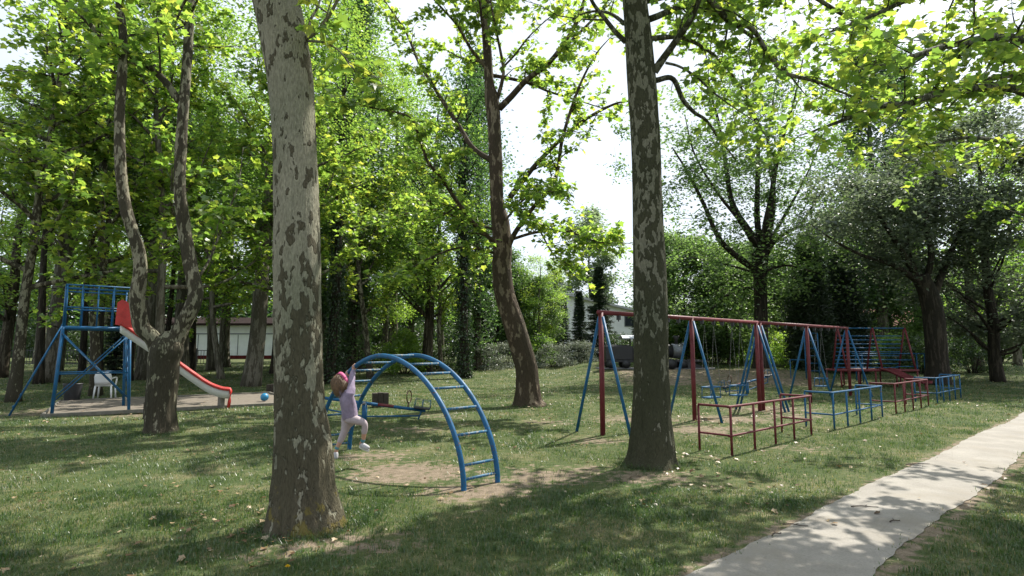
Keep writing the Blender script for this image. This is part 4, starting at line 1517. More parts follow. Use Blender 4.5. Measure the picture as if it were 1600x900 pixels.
def make_railing(m_):
    r = park_root('pipe_railing')
    L_, D_, H_, z1 = 2.9, .52, .70, .28
    fr = [(x, 0) for x in np.linspace(0, L_, 5)]
    for x, y in fr + [(0, D_), (L_, D_)]:
        M().tube([(x, y, -.1), (x, y, H_ if (x, y) not in ((0, D_), (L_, D_)) else H_ - .01)], .0185, 10).build('post', m_, r)

    def U(z):
        c = .05
        return spline([(0, D_, z), (0, D_ * .5, z), (0, c, z), (c * .3, c * .3, z), (c, 0, z), (L_ * .5, 0, z), (L_ - c, 0, z), (L_ - c * .3, c * .3, z), (L_, c, z), (L_, D_ * .5, z), (L_, D_, z)], 60)
    M().tube(U(H_), .0195, 10).build('top_rail', m_, r)
    M().tube(U(z1), .016, 10).build('lower_rail', m_, r)
    return r


ra_r, ra_b = make_railing(MB_RED), make_railing(MB_BLUE)
for k, (src, t, lab) in enumerate(((ra_r, 0.02, 'maroon pipe railing nearest the camera, right of the mossy plane trunk'),
                                   (ra_b, 4.03, 'blue pipe railing next to the near maroon one'),
                                   (None, 7.95, 'maroon pipe railing farther along, in front of the climbing frame'),
                                   (None, 11.8, 'blue pipe railing farthest along at the right margin'))):
    o = src or copy_tree(ra_r if k == 2 else ra_b)
    q_ = RP0 + AX * t
    o.location = (q_[0], q_[1], hz(q_[0], q_[1]))
    o.rotation_euler = (0, 0, math.atan2(AX[1], AX[0]))
    tag(o, lab, 'railing', 'pipe railings along the path')

# ------------------------------------------------------------------ climbing frame and bars at the right
CF = np.array([13.3, 23.6])
cz = hz(15, 24)
cf = thing('climbing_gym', 'red and blue climbing frame with three peaked red hoops above a deck', 'climbing frame', (CF[0], CF[1], cz))
DZ, RZ = .68, 2.42
M().tube([(0, 0, DZ), (3.2, 0, DZ)], .045, 10).tube([(0, 1.05, DZ), (3.2, 1.05, DZ)], .045, 10).tube([(0, 0, DZ), (0, 1.05, DZ)], .04, 8).tube([(3.2, 0, DZ), (3.2, 1.05, DZ)], .04, 8).build('deck_rail', MB_RED, cf)
bevel(M().box((1.6, .52, DZ - .02), (3.1, .95, .03)).build('deck', MB_PLANK, cf, False), .005)
for x in (0.05, .75, 1.45, 2.3, 3.15):
    for y in (0, 1.05):
        M().tube([(x, y, -.1), (x, y, DZ)], .032, 8).build('post', MB_RED, cf)
for x in (.3, 1.75, 3.1):
    m = M().tube([(x, 0, DZ), (x, .5, RZ), (x, .55, RZ), (x, 1.05, DZ)], .037, 10)
    m.build('peak_hoop', MB_RED, cf)
M().tube([(.3, .525, RZ - .01), (3.1, .525, RZ - .01)], .022, 8).build('ridge_bar', MB_BLUE, cf)
for k in range(9):
    f = (k + .5) / 10.5
    M().tube([(.3, 1.05 - .5 * f, DZ + (RZ - DZ) * f), (3.1, 1.05 - .5 * f, DZ + (RZ - DZ) * f)], .02, 8).build('climbing_bar', MB_BLUE, cf)
for k in range(3):
    f = (k + .6) / 4
    M().tube([(2.35, .0 + .5 * f, DZ + (RZ - DZ) * f * .6), (3.1, .5 * f, DZ + (RZ - DZ) * f * .6)], .018, 8).build('climbing_bar', MB_BLUE, cf)
sl_ = spline([(1.8, 0, DZ + .02), (1.95, -.3, DZ - .05), (2.15, -.75, .42), (2.35, -1.2, .26), (2.5, -1.45, .24)], 14)
m = M()
pts = []
for p_ in sl_:
    for w_, hz_ in ((-.2, .1), (-.19, 0), (.19, 0), (.2, .1)):
        pts.append((p_[0] + w_, p_[1], p_[2] + hz_))
k = np.arange(13)[:, None] * 4
j = np.arange(3)[None]
m.add(pts, np.stack([k + j, k + j + 1, k + j + 5, k + j + 4], -1).reshape(-1, 4))
sc = m.build('slide_chute', MB_RED, cf)
md = sc.modifiers.new('thick', 'SOLIDIFY')
md.thickness = .02
M().tube([(2.45, -1.4, -.1), (2.45, -1.4, .22)], .03, 8).build('post', MB_RED, cf)

mb_ = thing('monkey_bars', 'low blue overhead ladder bars behind the climbing frame', 'monkey bars', (15.3, 25.6, hz(16, 25.6)))
for y in (0, .5):
    M().tube(spline([(0, y, 1.26), (1.5, y, 1.26), (3.0, y, 1.26), (3.3, y, 1.2)], 20), .024, 8).build('rail', MB_BLUE, mb_)
for k in range(9):
    M().tube([(.2 + k * .35, 0, 1.26), (.2 + k * .35, .5, 1.26)], .016, 8).build('rung', MB_BLUE, mb_)
for x in (.15, 2.9):
    for y in (0, .5):
        M().tube([(x, y, -.1), (x, y, 1.26)], .027, 8).build('post', MB_BLUE, mb_)
lf = thing('climbing_ladder', 'small blue ladder frame left behind the climbing frame', 'climbing ladder', (13.3, 26.3, hz(13.3, 26.3)))
for x in (0, .6):
    M().tube([(x, 0, -.1), (x, 0, 2.05)], .026, 8).build('post', MB_BLUE, lf)
for k in range(6):
    M().tube([(0, 0, .35 + k * .34), (.6, 0, .35 + k * .34)], .017, 8).build('rung', MB_BLUE, lf)
M().tube([(-.7, 0, .85), (0, 0, .85)], .02, 8).tube([(-.7, 0, -.1), (-.7, 0, .85)], .02, 8).build('side_rail', MB_BLUE, lf)

# ------------------------------------------------------------------ slide tower on the left
TW = np.array([-9.80, 14.8])
trz = math.atan2(.62, .78)
tw = thing('slide_tower', 'blue pipe tower platform with railing and a red and white slide', 'slide', (TW[0], TW[1], 0), trz)
DH = 2.06
# local x = outwards to the slide, y = back
W_, D_ = 1.35, 1.15
for x, y in ((0, 0), (0, D_), (-W_, 0), (-W_, D_)):
    ox, oy = (.09 if x == 0 else -.09), (-.12 if y == 0 else .12)
    M().tube([(x + ox, y + oy, -.1), (x, y, DH)], .036, 12).build('leg', MB_BLUE, tw)
M().tube([(0, 0, DH), (0, D_, DH), (-W_, D_, DH), (-W_, 0, DH), (0, 0, DH)], .04, 10).build('deck_frame', MB_BLUE, tw)
bevel(M().box((-W_ / 2, D_ / 2, DH + .02), (W_, D_, .05)).build('deck', MB_BLUE, tw, False), .01)
for x0, y0, x1, y1 in ((0, 0, -W_, 0), (-W_, D_, 0, D_), (-W_, 0, -W_, D_)):
    for z in (DH + .5, DH + .97, DH + 1.05):
        M().tube([(x0, y0, z), (x1, y1, z)], .019, 8).build('railing', MB_BLUE, tw)
    for f in (0.02, .28, .52, .76, .98):
        M().tube([(x0 + (x1 - x0) * f, y0 + (y1 - y0) * f, DH), (x0 + (x1 - x0) * f, y0 + (y1 - y0) * f, DH + 1.05)], .017, 8).build('baluster', MB_BLUE, tw)
for y in (-.06, D_ + .06):
    M().tube([(.07, y, .3), (-W_ - .03, y, 1.95)], .015, 8).build('cross_brace', MB_BLUE, tw)
    M().tube([(-W_ - .07, y, .3), (.03, y, 1.95)], .015, 8).build('cross_brace', MB_BLUE, tw)
    M().tube([(.04, y, .95), (-W_ - .04, y, .95)], .017, 8).build('tie_bar', MB_BLUE, tw)
for x in (.05,):
    M().tube([(x, -.06, .25), (x, D_ + .06, 1.9)], .014, 8).build('cross_brace', MB_BLUE, tw)
    M().tube([(x, D_ + .06, .25), (x, -.06, 1.9)], .014, 8).build('cross_brace', MB_BLUE, tw)
lad = M()
for y in (.35, .8):
    lad.tube([(-W_ - .9, y, -.1), (-W_, y, DH + .1)], .022, 8)
for k in range(7):
    f = (k + .7) / 7.5
    lad.tube([(-W_ - .9 + .9 * f, .35, DH * f), (-W_ - .9 + .9 * f, .8, DH * f)], .015, 8)
lad.build('ladder', MB_BLUE, tw)
# chute, laid out in world space and brought into the tower's frame
c0 = at(193, 498, 14.95)
prof = [(190, 505, 14.3), (215, 522, 14.5), (262, 554, 14.8), (298, 580, 15.05), (325, 598, 15.2), (345, 606, 15.3), (359, 608, 15.4)]
W3 = spline([at(*p_) for p_ in prof], 40)
ct, st_ = math.cos(-trz), math.sin(-trz)


def tloc(p_):
    x, y = p_[..., 0] - TW[0], p_[..., 1] - TW[1]
    return np.stack([x * ct - y * st_, x * st_ + y * ct, p_[..., 2]], -1)


d_ = W3[-1] - W3[0]
sd = unit([-d_[1], d_[0], 0])
hw = .2
sec = [(-hw, 0), (-hw * .9, -.24), (hw * .9, -.24), (hw, 0)]
m = M()
pts = np.array([[p_ + sd * a + np.array([0, 0, b_]) for a, b_ in sec] for p_ in W3])
k = np.arange(39)[:, None] * 4
j = np.arange(3)[None]
m.add(tloc(pts).reshape(-1, 3), np.stack([k + j, k + j + 1, k + j + 5, k + j + 4], -1).reshape(-1, 4))
ch = m.build('slide_chute', plain('slide_white', (.55, .55, .52), .4, .2, 4), tw)
ch.modifiers.new('thick', 'SOLIDIFY').thickness = .02
for s in (-1, 1):
    e = np.array([p_ + sd * hw * 1.04 * s for p_ in W3])
    end = np.r_[e, [e[-1] + [.03, 0, -.05], e[-1] + [.01, 0, -.3], e[-1] + [-.03, 0, -.58]]]
    M().tube(tloc(end), .037, 10).build('slide_edge', MB_SCARLET, tw)
top = W3[0]
for s in (-1, 1):
    q4 = [top + sd * hw * 1.1 * s + np.array(v_) for v_ in ((-.12, 0, -.04), (.25, 0.03, -.12), (.3, .03, .36), (.02, 0, .58), (-.1, 0, .5))]
    q4 = tloc(np.array(q4))
    off = np.array([0, .03, 0])
    m = M()
    m.add(np.r_[q4, q4 + off], [[0, 1, 2, 3], [5, 8, 7, 6], [0, 5, 6, 1], [1, 6, 7, 2], [2, 7, 8, 3], [3, 8, 9, 4], [4, 9, 5, 0]], [[0, 3, 4], [5, 9, 8]])
    m.build('slide_cheek', MB_SCARLET, tw, False)
e0 = W3[-3]
q4 = tloc(np.array([e0 - [0.14, 0, 0.16], e0 - [.14, 0, .62]]))
M().box((q4[0] + q4[1]) / 2, (.1, .34, .5)).build('foot_block', MB_PLANK, tw, False)

# ------------------------------------------------------------------ plastic chair, ball, wooden blocks, bin
p = G(163, 624)
ch = thing('plastic_chair', 'white plastic garden chair on the sand behind the blue tower legs', 'chair', p, R(200))
bevel(M().box((0, 0, .42), (.44, .44, .035)).build('seat', MB_WHITE, ch, False), .015)
m = M()
bk = []
for dz, hw_ in ((0, .2), (.12, .215), (.25, .22), (.35, .19), (.40, .12)):
    for a in np.linspace(-1, 1, 7):
        bk.append((a * hw_, .2 + .08 * dz / .4 + .05 * (1 - a * a), .44 + dz))
k = np.arange(4)[:, None] * 7
j = np.arange(6)[None]
m.add(bk, np.stack([k + j, k + j + 1, k + j + 8, k + j + 7], -1).reshape(-1, 4))
b_ = m.build('backrest', MB_WHITE, ch)
b_.modifiers.new('thick', 'SOLIDIFY').thickness = .02
for sx in (-1, 1):
    for sy in (-1, 1):
        M().tube([(sx * .2, sy * .19, .42), (sx * .235, sy * .225, 0)], [.028, .022], 8).build('leg', MB_WHITE, ch)
    M().tube(spline([(sx * .22, .22, .64), (sx * .235, 0, .65), (sx * .235, -.2, .64), (sx * .23, -.22, .58), (sx * .22, -.2, .42)], 16), .02, 8).build('armrest', MB_WHITE, ch)

p = G(413, 629)
m = M()
th = np.linspace(0, PI, 13)
ball = thing('ball', 'small blue rubber ball lying on the sand beside the slide', 'ball', (p[0], p[1], .03))
m.tube([(0, 0, .115 - .115 * math.cos(t)) for t in th], [max(.002, .115 * math.sin(t)) for t in th], 20)
m.build('skin', plain('ball_blue', (.02, .22, .42), .4, .2, 5), ball)
m = M().tube([(.1165 * math.cos(t), .1165 * math.sin(t) * .4, .115 + .1165 * math.sin(t) * .91) for t in np.linspace(0, 2 * PI, 33)], .003, 5, False)
m.build('seam', MB_BLACK, ball)
for u, v_, w_, h_, lab in ((594, 636, .42, .40, 'dark square wooden block standing behind the seesaw'),
                           (426, 614, .42, .33, 'dark wooden block half hidden behind the big pale plane trunk'),
                           (234, 654, .26, .40, 'dark wooden post stub beside the forked plane foot')):
    p = G(u, v_)
    bl = thing('wooden_block', lab, 'wooden block', p, R(20), 'tarred wooden blocks')
    m = M()
    nb = 3
    for k in range(nb):
        bevel(M().box((-w_ / 2 + (k + .5) * w_ / nb, 0, h_ / 2 + .012 * (k % 2) - .03), (w_ / nb - .006, w_ * .5, h_)).build('beam', MB_WOODDARK, bl, False), .012)
p = G(112, 627)
bn = thing('litter_bin', 'black litter bin standing left of the plastic chair', 'bin', p)
M().tube([(0, 0, 0), (0, 0, .05), (0, 0, .5), (0, 0, .52), (0, 0, .52), (0, 0, .08)], [.17, .19, .24, .24, .21, .17], 20).build('drum', MB_BLACK, bn)
M().tube([(.235 * math.cos(t), .235 * math.sin(t), .5) for t in np.linspace(0, 2 * PI, 25)], .014, 6, False).build('rim', MB_BLACK, bn)

# ------------------------------------------------------------------ the girl hanging from the arch
SKIN = plain('skin', (.42, .235, .16), .55, .1, 8)
HOOD = plain('lavender_fleece', (.27, .215, .30), .95, .35, 14, 0, .5)
LEGG = plain('pale_pink_leggings', (.40, .33, .35), .9, .18, 12, 0, .2)
HAIRM = plain('light_brown_hair', (.17, .095, .045), .5, .5, 40, 0, .5)
PINK = plain('pink_band', (.45, .06, .17), .7, .2, 10)
SHOE = plain('grey_white_shoe', (.42, .41, .42), .7, .25, 20)
SOLE = plain('shoe_sole', (.6, .6, .58), .7, .2, 10)
SOCK = plain('teal_sock', (.08, .22, .26), .9, .2, 12)


def skin_obj(name, chains, mat, parent, local, sub=2):
    """chains of (point, radius); points that coincide join up; grown by the Skin modifier"""
    V, Rd, Ed, key = [], [], [], {}
    for c in chains:
        prev = None
        for p_, r_ in c:
            k_ = tuple(np.round(p_, 4))
            if k_ not in key:
                key[k_] = len(V)
                V.append(np.asarray(p_) - local)
                Rd.append(r_)
            i_ = key[k_]
            if prev is not None and prev != i_:
                Ed.append((prev, i_))
            prev = i_
    me = bpy.data.meshes.new(name)
    me.from_pydata([tuple(map(float, p_)) for p_ in V], Ed, [])
    ob = bpy.data.objects.new(name, me)
    COL.objects.link(ob)
    md_ = ob.modifiers.new('skin', 'SKIN')
    if not me.skin_vertices:
        me.skin_vertices.new()
    for i_, r_ in enumerate(Rd):
        me.skin_vertices[0].data[i_].radius = (r_, r_) if np.isscalar(r_) else r_
        me.skin_vertices[0].data[i_].use_root = (i_ == 0)
    ob.modifiers.new('sub', 'SUBSURF').levels = sub
    ob.modifiers['sub'].render_levels = sub
    dg = bpy.context.evaluated_depsgraph_get()
    dg.update()
    new = bpy.data.meshes.new_from_object(ob.evaluated_get(dg))
    ob.modifiers.clear()
    ob.data = new
    new.materials.clear()
    new.materials.append(mat)
    new.polygons.foreach_set('use_smooth', np.full(len(new.polygons), True))
    new.update()
    ob.parent = parent
    return ob


def on_rail(u, v_):
    best = min(np.linspace(PI / 2, PI, 300), key=lambda t: float(((proj(arch_pt(t)) - [u, v_]) ** 2).sum()))
    return arch_pt(best), best


hR, tR = on_rail(553, 574)
hL, tL = on_rail(541, 583)
YB = hR[1] - .30
hip = at(547, 654, YB)
gr = thing('person', 'small girl in lavender hooded top and pale leggings hanging from the climbing arch', 'person', (hip[0], hip[1], 0))
GL = np.array([hip[0], hip[1], 0])
fac = unit([.75, .66, 0])
rgt = np.array([fac[1], -fac[0], 0])
UPV = np.array([0, 0, 1.])
chest = at(543, 621, YB + .02)
neck = at(537.5, 609, YB + .02)
head = at(531.5, 597, YB + .02)
waist = at(546, 640, YB)
shR = neck + rgt * .10 + [0.02, 0, -.035]
shL = neck - rgt * .10 + [0.02, 0, -.035]
gripR = hR + [0, -.02, -.005]
gripL = hL + [0, -.02, -.005]
elR = (shR + gripR) / 2 + rgt * .03 - fac * .01
elL = (shL + gripL) / 2 - rgt * .03
hpR = hip + rgt * .055
hpL = hip - rgt * .055
knR = at(571, 661, YB - .02)
anR = at(567.5, 688, YB + .02)
toR = at(575, 700, YB - .02)
heR = at(563, 694, YB + .05)
knL = at(537, 678, YB + .06)
anL = at(526.5, 700, YB + .03)
heL = at(524.5, 706, YB + .03)
toL = at(524.5, 716, YB - .0)
mid = lambda a, b_, f_=.5: a + (b_ - a) * f_
body_ch = [[(hip, .075), (waist, .07), (chest, .08), (neck, .042), (mid(neck, head, .45), .04), (head, .075), (head + (head - neck) * .35, .06)],
           [(chest, .08), (shR, .042), (elR, .031), (mid(elR, gripR, .85), .02), (gripR, .021)],
           [(chest, .08), (shL, .042), (elL, .031), (mid(elL, gripL, .85), .02), (gripL, .021)],
           [(hip, .075), (hpR, .065), (knR, .043), (mid(knR, anR, .35), .042), (anR, .026), (heR, .028), (toR, .022)],
           [(hip, .075), (hpL, .065), (knL, .043), (mid(knL, anL, .35), .042), (anL, .026), (heL, .028), (toL, .022)]]
body = skin_obj('body', body_ch, SKIN, gr, GL)
# fingers closing over the pipe
fm = []
for g_, t_ in ((hR, tR), (hL, tL)):
    ta = unit(arch_pt(t_ + .02) - arch_pt(t_ - .02))
    for k in range(4):
        c = g_ + ta * (k - 1.5) * .017
        prof_ = [c + np.array([0, math.cos(a) * -.042, math.sin(a) * .042]) for a in (R(-40), R(10), R(60), R(110), R(150 + 8 * (k % 2)))]
        fm.append(list(zip(prof_, [.0085, .0085, .008, .0075, .006])))
    c = g_ + ta * -.042
    fm.append([(c + [0, -.03, -.03], .0095), (c + [0, .0, -.042], .009), (c + [0, .035, -.028], .0075)])
for k, f_ in enumerate(fm):
    fo = skin_obj('finger', [f_], SKIN, gr, GL, 1)
    # join into the body mesh so the body stays one mesh
    n0 = len(body.data.vertices)
    v1 = [tuple(v_.co) for v_ in body.data.vertices] + [tuple(v_.co) for v_ in fo.data.vertices]
    f1 = [tuple(p_.vertices) for p_ in body.data.polygons] + [tuple(i_ + n0 for i_ in p_.vertices) for p_ in fo.data.polygons]
    me = bpy.data.meshes.new('body')
    me.from_pydata(v1, [], f1)
    me.materials.append(SKIN)
    me.polygons.foreach_set('use_smooth', np.full(len(me.polygons), True))
    body.data = me
    bpy.data.objects.remove(fo)
# face: nose, mouth, eyes, ears sit on the head (it looks away from the camera)
hd = unit(head - neck)
fdir = unit(fac - hd * (fac @ hd) + hd * .15)
hs = np.cross(fdir, hd)
FA = M()


def blob(mm, c, r_, axes=None, n=10):
    t_ = np.linspace(0, PI, n)
    r_ = np.array([r_] * 3 if np.isscalar(r_) else r_)
    a_ = np.linspace(0, 2 * PI, 2 * n, endpoint=False)
    V = np.array([[math.sin(x) * math.cos(y), math.sin(x) * math.sin(y), math.cos(x)] for x in t_ for y in a_]) * r_
    if axes is not None:
        V = V @ np.array(axes)
    w = 2 * n
    k_ = np.arange(n - 1)[:, None] * w
    j_ = np.arange(w)[None]
    mm.add(V + c, np.stack([k_ + j_, k_ + w + j_, k_ + w + (j_ + 1) % w, k_ + (j_ + 1) % w], -1).reshape(-1, 4))


blob(FA, head + fdir * .088 - hd * .012 - GL, (.012, .012, .018), [hs, fdir, hd])
for s in (-1, 1):
    blob(FA, head + hs * .082 * s - hd * .01 - GL, (.012, .02, .028), [hs, fdir, hd])
FA.build('face_features', SKIN, gr)
EY = M()
for s in (-1, 1):
    blob(EY, head + fdir * .077 + hs * .03 * s + hd * .008 - GL, .011)
EY.build('eyes', MB_BLACK, gr)
MO = M()
blob(MO, head + fdir * .078 - hd * .045 - GL, (.02, .008, .006), [hs, fdir, hd])
MO.build('mouth', PINK, gr)
HA = M()
t_ = np.linspace(0, PI, 18)
a_ = np.linspace(0, 2 * PI, 36, endpoint=False)
VV = []
for x in t_:
    for y in a_:
        lx, ly, lz = math.sin(x) * math.cos(y), math.sin(x) * math.sin(y), math.cos(x)
        rr = 1 + .05 * noise.noise((lx * 4, ly * 4, lz * 2))
        front = max(0, ly)
        rx, ry, rz_ = .106, .112, .112
        if lz < 0:
            rz_ = .135 * (1 - .55 * front)
            ry = .112 * (1 - .45 * front)
        VV.append(head + hs * lx * rx * rr + fdir * (ly * ry * rr - .022) + hd * lz * rz_ * rr)
k = np.arange(17)[:, None] * 36
j = np.arange(36)[None]
HA.add(np.array(VV) - GL, np.stack([k + j, k + 36 + j, k + 36 + (j + 1) % 36, k + (j + 1) % 36], -1).reshape(-1, 4))
hair = HA.build('hair', HAIRM, gr)
ST_ = M()
rg = np.random.default_rng(5)
for k in range(260):
    a = rg.uniform(-PI * .25, PI * 1.25)
    lx, ly = math.cos(a), -math.sin(a)
    z0_ = rg.uniform(-.03, .1)
    s0 = math.sqrt(max(.05, 1 - (z0_ / .12) ** 2))
    p0 = head + hs * lx * .107 * s0 + fdir * (ly * .112 * s0 - .022) + hd * z0_
    p1 = head + hs * lx * .112 + fdir * (ly * .118 - .022) - hd * rg.uniform(.02, .06)
    p2 = head + hs * lx * rg.uniform(.085, .115) + fdir * (ly * .11 - .022) - hd * rg.uniform(.1, .15)
    ST_.tube(spline([p0, p1, p2], 6) - GL, np.linspace(.006, .002, 6), 4, False)
ST_.build('hair_strands', HAIRM, gr)
HB = M()
pts = []
for a in np.linspace(0, 2 * PI, 37):
    for w_ in (-.026, .026):
        c_, s_ = math.cos(a), math.sin(a)
        off = .03 + w_
        pts.append(head + hs * c_ * .112 + hd * s_ * .119 + fdir * (off + .0) - GL)
k = np.arange(36) * 2
HB.add(pts, np.c_[k, k + 1, k + 3, k + 2])
hbo = HB.build('headband', PINK, gr)
hbo.modifiers.new('thick', 'SOLIDIFY').thickness = .008
# clothes
hem = hip + (hip - waist) * .02
hood_ch = [[(hem - [0, 0, .035], .118), (mid(hem, waist), .112), (waist, .108), (chest, .108), (neck - [0, 0, .012], .062)],
           [(chest, .108), (shR, .066), (elR, .053), (mid(elR, gripR, .72), .035), (mid(elR, gripR, .8), .031)],
           [(chest, .108), (shL, .066), (elL, .053), (mid(elL, gripL, .72), .035), (mid(elL, gripL, .8), .031)]]
skin_obj('hooded_top', hood_ch, HOOD, gr, GL)
HD = M()
blob(HD, neck - fac * .075 - [0, 0, .02] - GL, (.085, .05, .075), [rgt, fac, UPV], 14)
HD.build('hood', HOOD, gr)
leg_ch = [[(mid(hip, waist, .3), .08), (hip - [0, 0, .01], .086), (hpR, .074), (mid(hpR, knR), .063), (knR, .052), (mid(knR, anR, .4), .046), (mid(knR, anR, .74), .036)],
          [(hip - [0, 0, .01], .086), (hpL, .074), (mid(hpL, knL), .06), (knL, .05), (mid(knL, anL, .4), .046), (mid(knL, anL, .74), .036)]]
skin_obj('leggings', leg_ch, LEGG, gr, GL)
for kn_, an_, he_, to_ in ((knR, anR, heR, toR), (knL, anL, heL, toL)):
    skin_obj('sock', [[(mid(kn_, an_, .86), .031), (an_, .032), (mid(an_, he_, .6), .03)]], SOCK, gr, GL, 1)
    sh = skin_obj('shoe', [[(he_, .040), (mid(he_, to_, .5), .037), (to_, .034), (to_ + (to_ - he_) * .15, .022)]], SHOE, gr, GL, 2)
    n_ = unit(np.cross(np.cross(to_ - he_, an_ - he_), to_ - he_))
    so = skin_obj('sole', [[(he_ - n_ * .03 - (to_ - he_) * .1, (.02, .034)), (mid(he_, to_, .5) - n_ * .03, (.016, .032)), (to_ - n_ * .026 + (to_ - he_) * .2, (.012, .026))]], SOLE, sh, GL, 1)

# ------------------------------------------------------------------ grass, litter, twigs, dandelion
def blades(n, y0, y1, hmin, hmax, w, rg, seg=1):
    a = rg.uniform(-.98, .98, n)
    y = np.sqrt(rg.uniform(y0 ** 2, y1 ** 2, n))
    x = a * (y + 1.2)
    ac, c = path_ab(x, y)
    l_, r_ = edge_wob(ac, .3), .87 + edge_wob(ac, 2.1)
    over = rg.exponential(.025, n)
    onp = (c > l_ + over) & (c < r_ - over)
    bare = bareness(x, y)
    tuft = np.array([noise.noise((p * 1.1, q_ * 1.1, 3.)) + .75 * noise.noise((p * 4.2, q_ * 4.2, 7.)) + .5 * noise.noise((p * 11, q_ * 11, 17.)) for p, q_ in zip(x, y)])
    sd_ = SP0
    sx_ = (x - sd_[0]) * SA[0] + (y - sd_[1]) * SA[1]
    sy_ = (x - sd_[0]) * SN[0] + (y - sd_[1]) * SN[1]
    sand = (sx_ > -2.65) & (sx_ < 3.15) & (sy_ > -.03) & (sy_ < 4.45)
    edge_ = np.minimum(np.minimum(sx_ + 2.65, 3.15 - sx_), np.minimum(sy_ + .03, 4.45 - sy_))
    sand = sand & (rg.random(n) > .35 * np.exp(-np.abs(edge_) / .35))
    keep = ~onp & ~sand & (rg.random(n) > np.clip(bare * 1.2 + .22 - .45 * tuft, 0, .96))
    x, y, tuft, bare = x[keep], y[keep], tuft[keep], bare[keep]
    n = len(x)
    z = hgt(x, y)
    h = rg.uniform(hmin, hmax, n) * (1 + .75 * np.clip(tuft, -.6, .9)) * (1 - .5 * bare)
    ang = rg.uniform(0, 2 * PI, n)
    ln = rg.uniform(.15, 1.1, n)
    dx, dy = np.cos(ang), np.sin(ang)
    px, py = -dy * w / 2, dx * w / 2
    B0 = np.c_[x - px, y - py, z - .005]
    B1 = np.c_[x + px, y + py, z - .005]
    rnd = np.clip(.44 - .4 * tuft + rg.normal(size=n) * .22 + .4 * bare, 0, 1)
    if seg == 1:
        Tp = np.c_[x + dx * h * ln, y + dy * h * ln, z + h * np.sqrt(np.maximum(.1, 1 - .5 * ln ** 2))]
        V = np.stack([B0, B1, Tp], 1).reshape(-1, 3)
        f_ = np.arange(n)[:, None] * 3 + np.array([[0, 1, 2]])
        return V, None, f_, np.repeat(rnd, 3)
    M0 = np.c_[x - px * .8 + dx * h * ln * .35, y - py * .8 + dy * h * ln * .35, z + h * .6]
    M1 = np.c_[x + px * .8 + dx * h * ln * .35, y + py * .8 + dy * h * ln * .35, z + h * .6]
    Tp = np.c_[x + dx * h * ln, y + dy * h * ln, z + h * np.maximum(.25, 1 - .35 * ln)]
    V = np.stack([B0, B1, M1, M0, Tp], 1).reshape(-1, 3)
    q_ = np.arange(n)[:, None] * 5 + np.array([[0, 1, 2, 3]])
    f_ = np.arange(n)[:, None] * 5 + np.array([[3, 2, 4]])
    return V, q_, f_, np.repeat(rnd, 5)


rg = np.random.default_rng(77)
GR = M()
for spec in ((150000, 2.2, 6.5, .02, .055, .0055, 2), (130000, 6.5, 12, .022, .055, .009, 1), (120000, 12, 24, .03, .06, .017, 1), (70000, 24, 46, .04, .08, .035, 1)):
    V, q_, f_, r_ = blades(*spec[:6], rg, spec[6])
    GR.add(V, q_, f_, r_)
nc_ = 900
cy = np.sqrt(rg.uniform(2.4 ** 2, 16 ** 2, nc_))
cx = rg.uniform(-.95, .95, nc_) * (cy + .8)
ca, cc = path_ab(cx, cy)
kp = ((cc < -.03) | (cc > .9)) & (rg.random(nc_) > bareness(cx, cy))
cx, cy = cx[kp], cy[kp]
# long grass round the feet of the two near trunks
for bx, by, br in ((G(478, 824)[0], G(478, 824)[1], .36), (G(1015, 727)[0], G(1015, 727)[1], .33), (G(250, 677)[0], G(250, 677)[1], .26), (G(826, 634)[0], G(826, 634)[1], .4)):
    a = rg.uniform(0, 2 * PI, 45)
    r_ = br + np.abs(rg.normal(size=45)) * .08
    cx, cy = np.r_[cx, bx + np.cos(a) * r_], np.r_[cy, by + np.sin(a) * r_]
nb = 26
bx = np.repeat(cx, nb) + rg.normal(size=len(cx) * nb) * .035
by = np.repeat(cy, nb) + rg.normal(size=len(cx) * nb) * .035
bh = rg.uniform(.04, .095, len(bx)) * np.repeat(rg.uniform(.6, 1.25, len(cx)), nb)
ba = rg.uniform(0, 2 * PI, len(bx))
bl = rg.uniform(.2, .9, len(bx))
dx, dy, w = np.cos(ba), np.sin(ba), .006
bz = hgt(bx, by) - .005
V = np.stack([np.c_[bx + dy * w / 2, by - dx * w / 2, bz], np.c_[bx - dy * w / 2, by + dx * w / 2, bz],
              np.c_[bx + dx * bh * bl - dy * w * .35, by + dy * bh * bl + dx * w * .35, bz + bh * .7],
              np.c_[bx + dx * bh * bl * 1.5, by + dy * bh * bl * 1.5, bz + bh]], 1).reshape(-1, 3)
GR.add(V, None, (np.arange(len(bx))[:, None, None] * 4 + np.array([[[0, 1, 2], [1, 3, 2]]])).reshape(-1, 3), np.repeat(np.repeat(rg.uniform(.1, .6, len(cx)), nb), 4))
n = 9000
wy = np.sqrt(rg.uniform(2.4 ** 2, 11 ** 2, n))
wx = rg.uniform(-.95, .95, n) * (wy + .8)
wt = np.array([noise.noise((a * .9, b_ * .9, 13.)) for a, b_ in zip(wx, wy)])
wa, wc = path_ab(wx, wy)
kp = (wt > .12) & ((wc < -.05) | (wc > .95)) & (bareness(wx, wy) < .35)
wp = np.c_[wx, wy, hgt(wx, wy) + rg.uniform(.005, .05, n)][kp]
leaves(GR, wp, rg.uniform(.5, 1.2, len(wp)) * .035, rg, 'oval', up=.9, droop=0, rnd=rg.uniform(.25, .5, len(wp)))
gmat = leafmat('grass_blade', [(0, (.028, .066, .016)), (.42, (.054, .106, .026)), (.68, (.105, .13, .048)), (.85, (.2, .18, .09)), (1, (.3, .25, .14))], .4, (1.7, 1.7, .9), vary=0)
go = GR.build('grass', gmat, None, False, True)
go['kind'] = 'stuff'
tag(go, 'short patchy lawn grass, green and dry, covering the playground', 'grass')

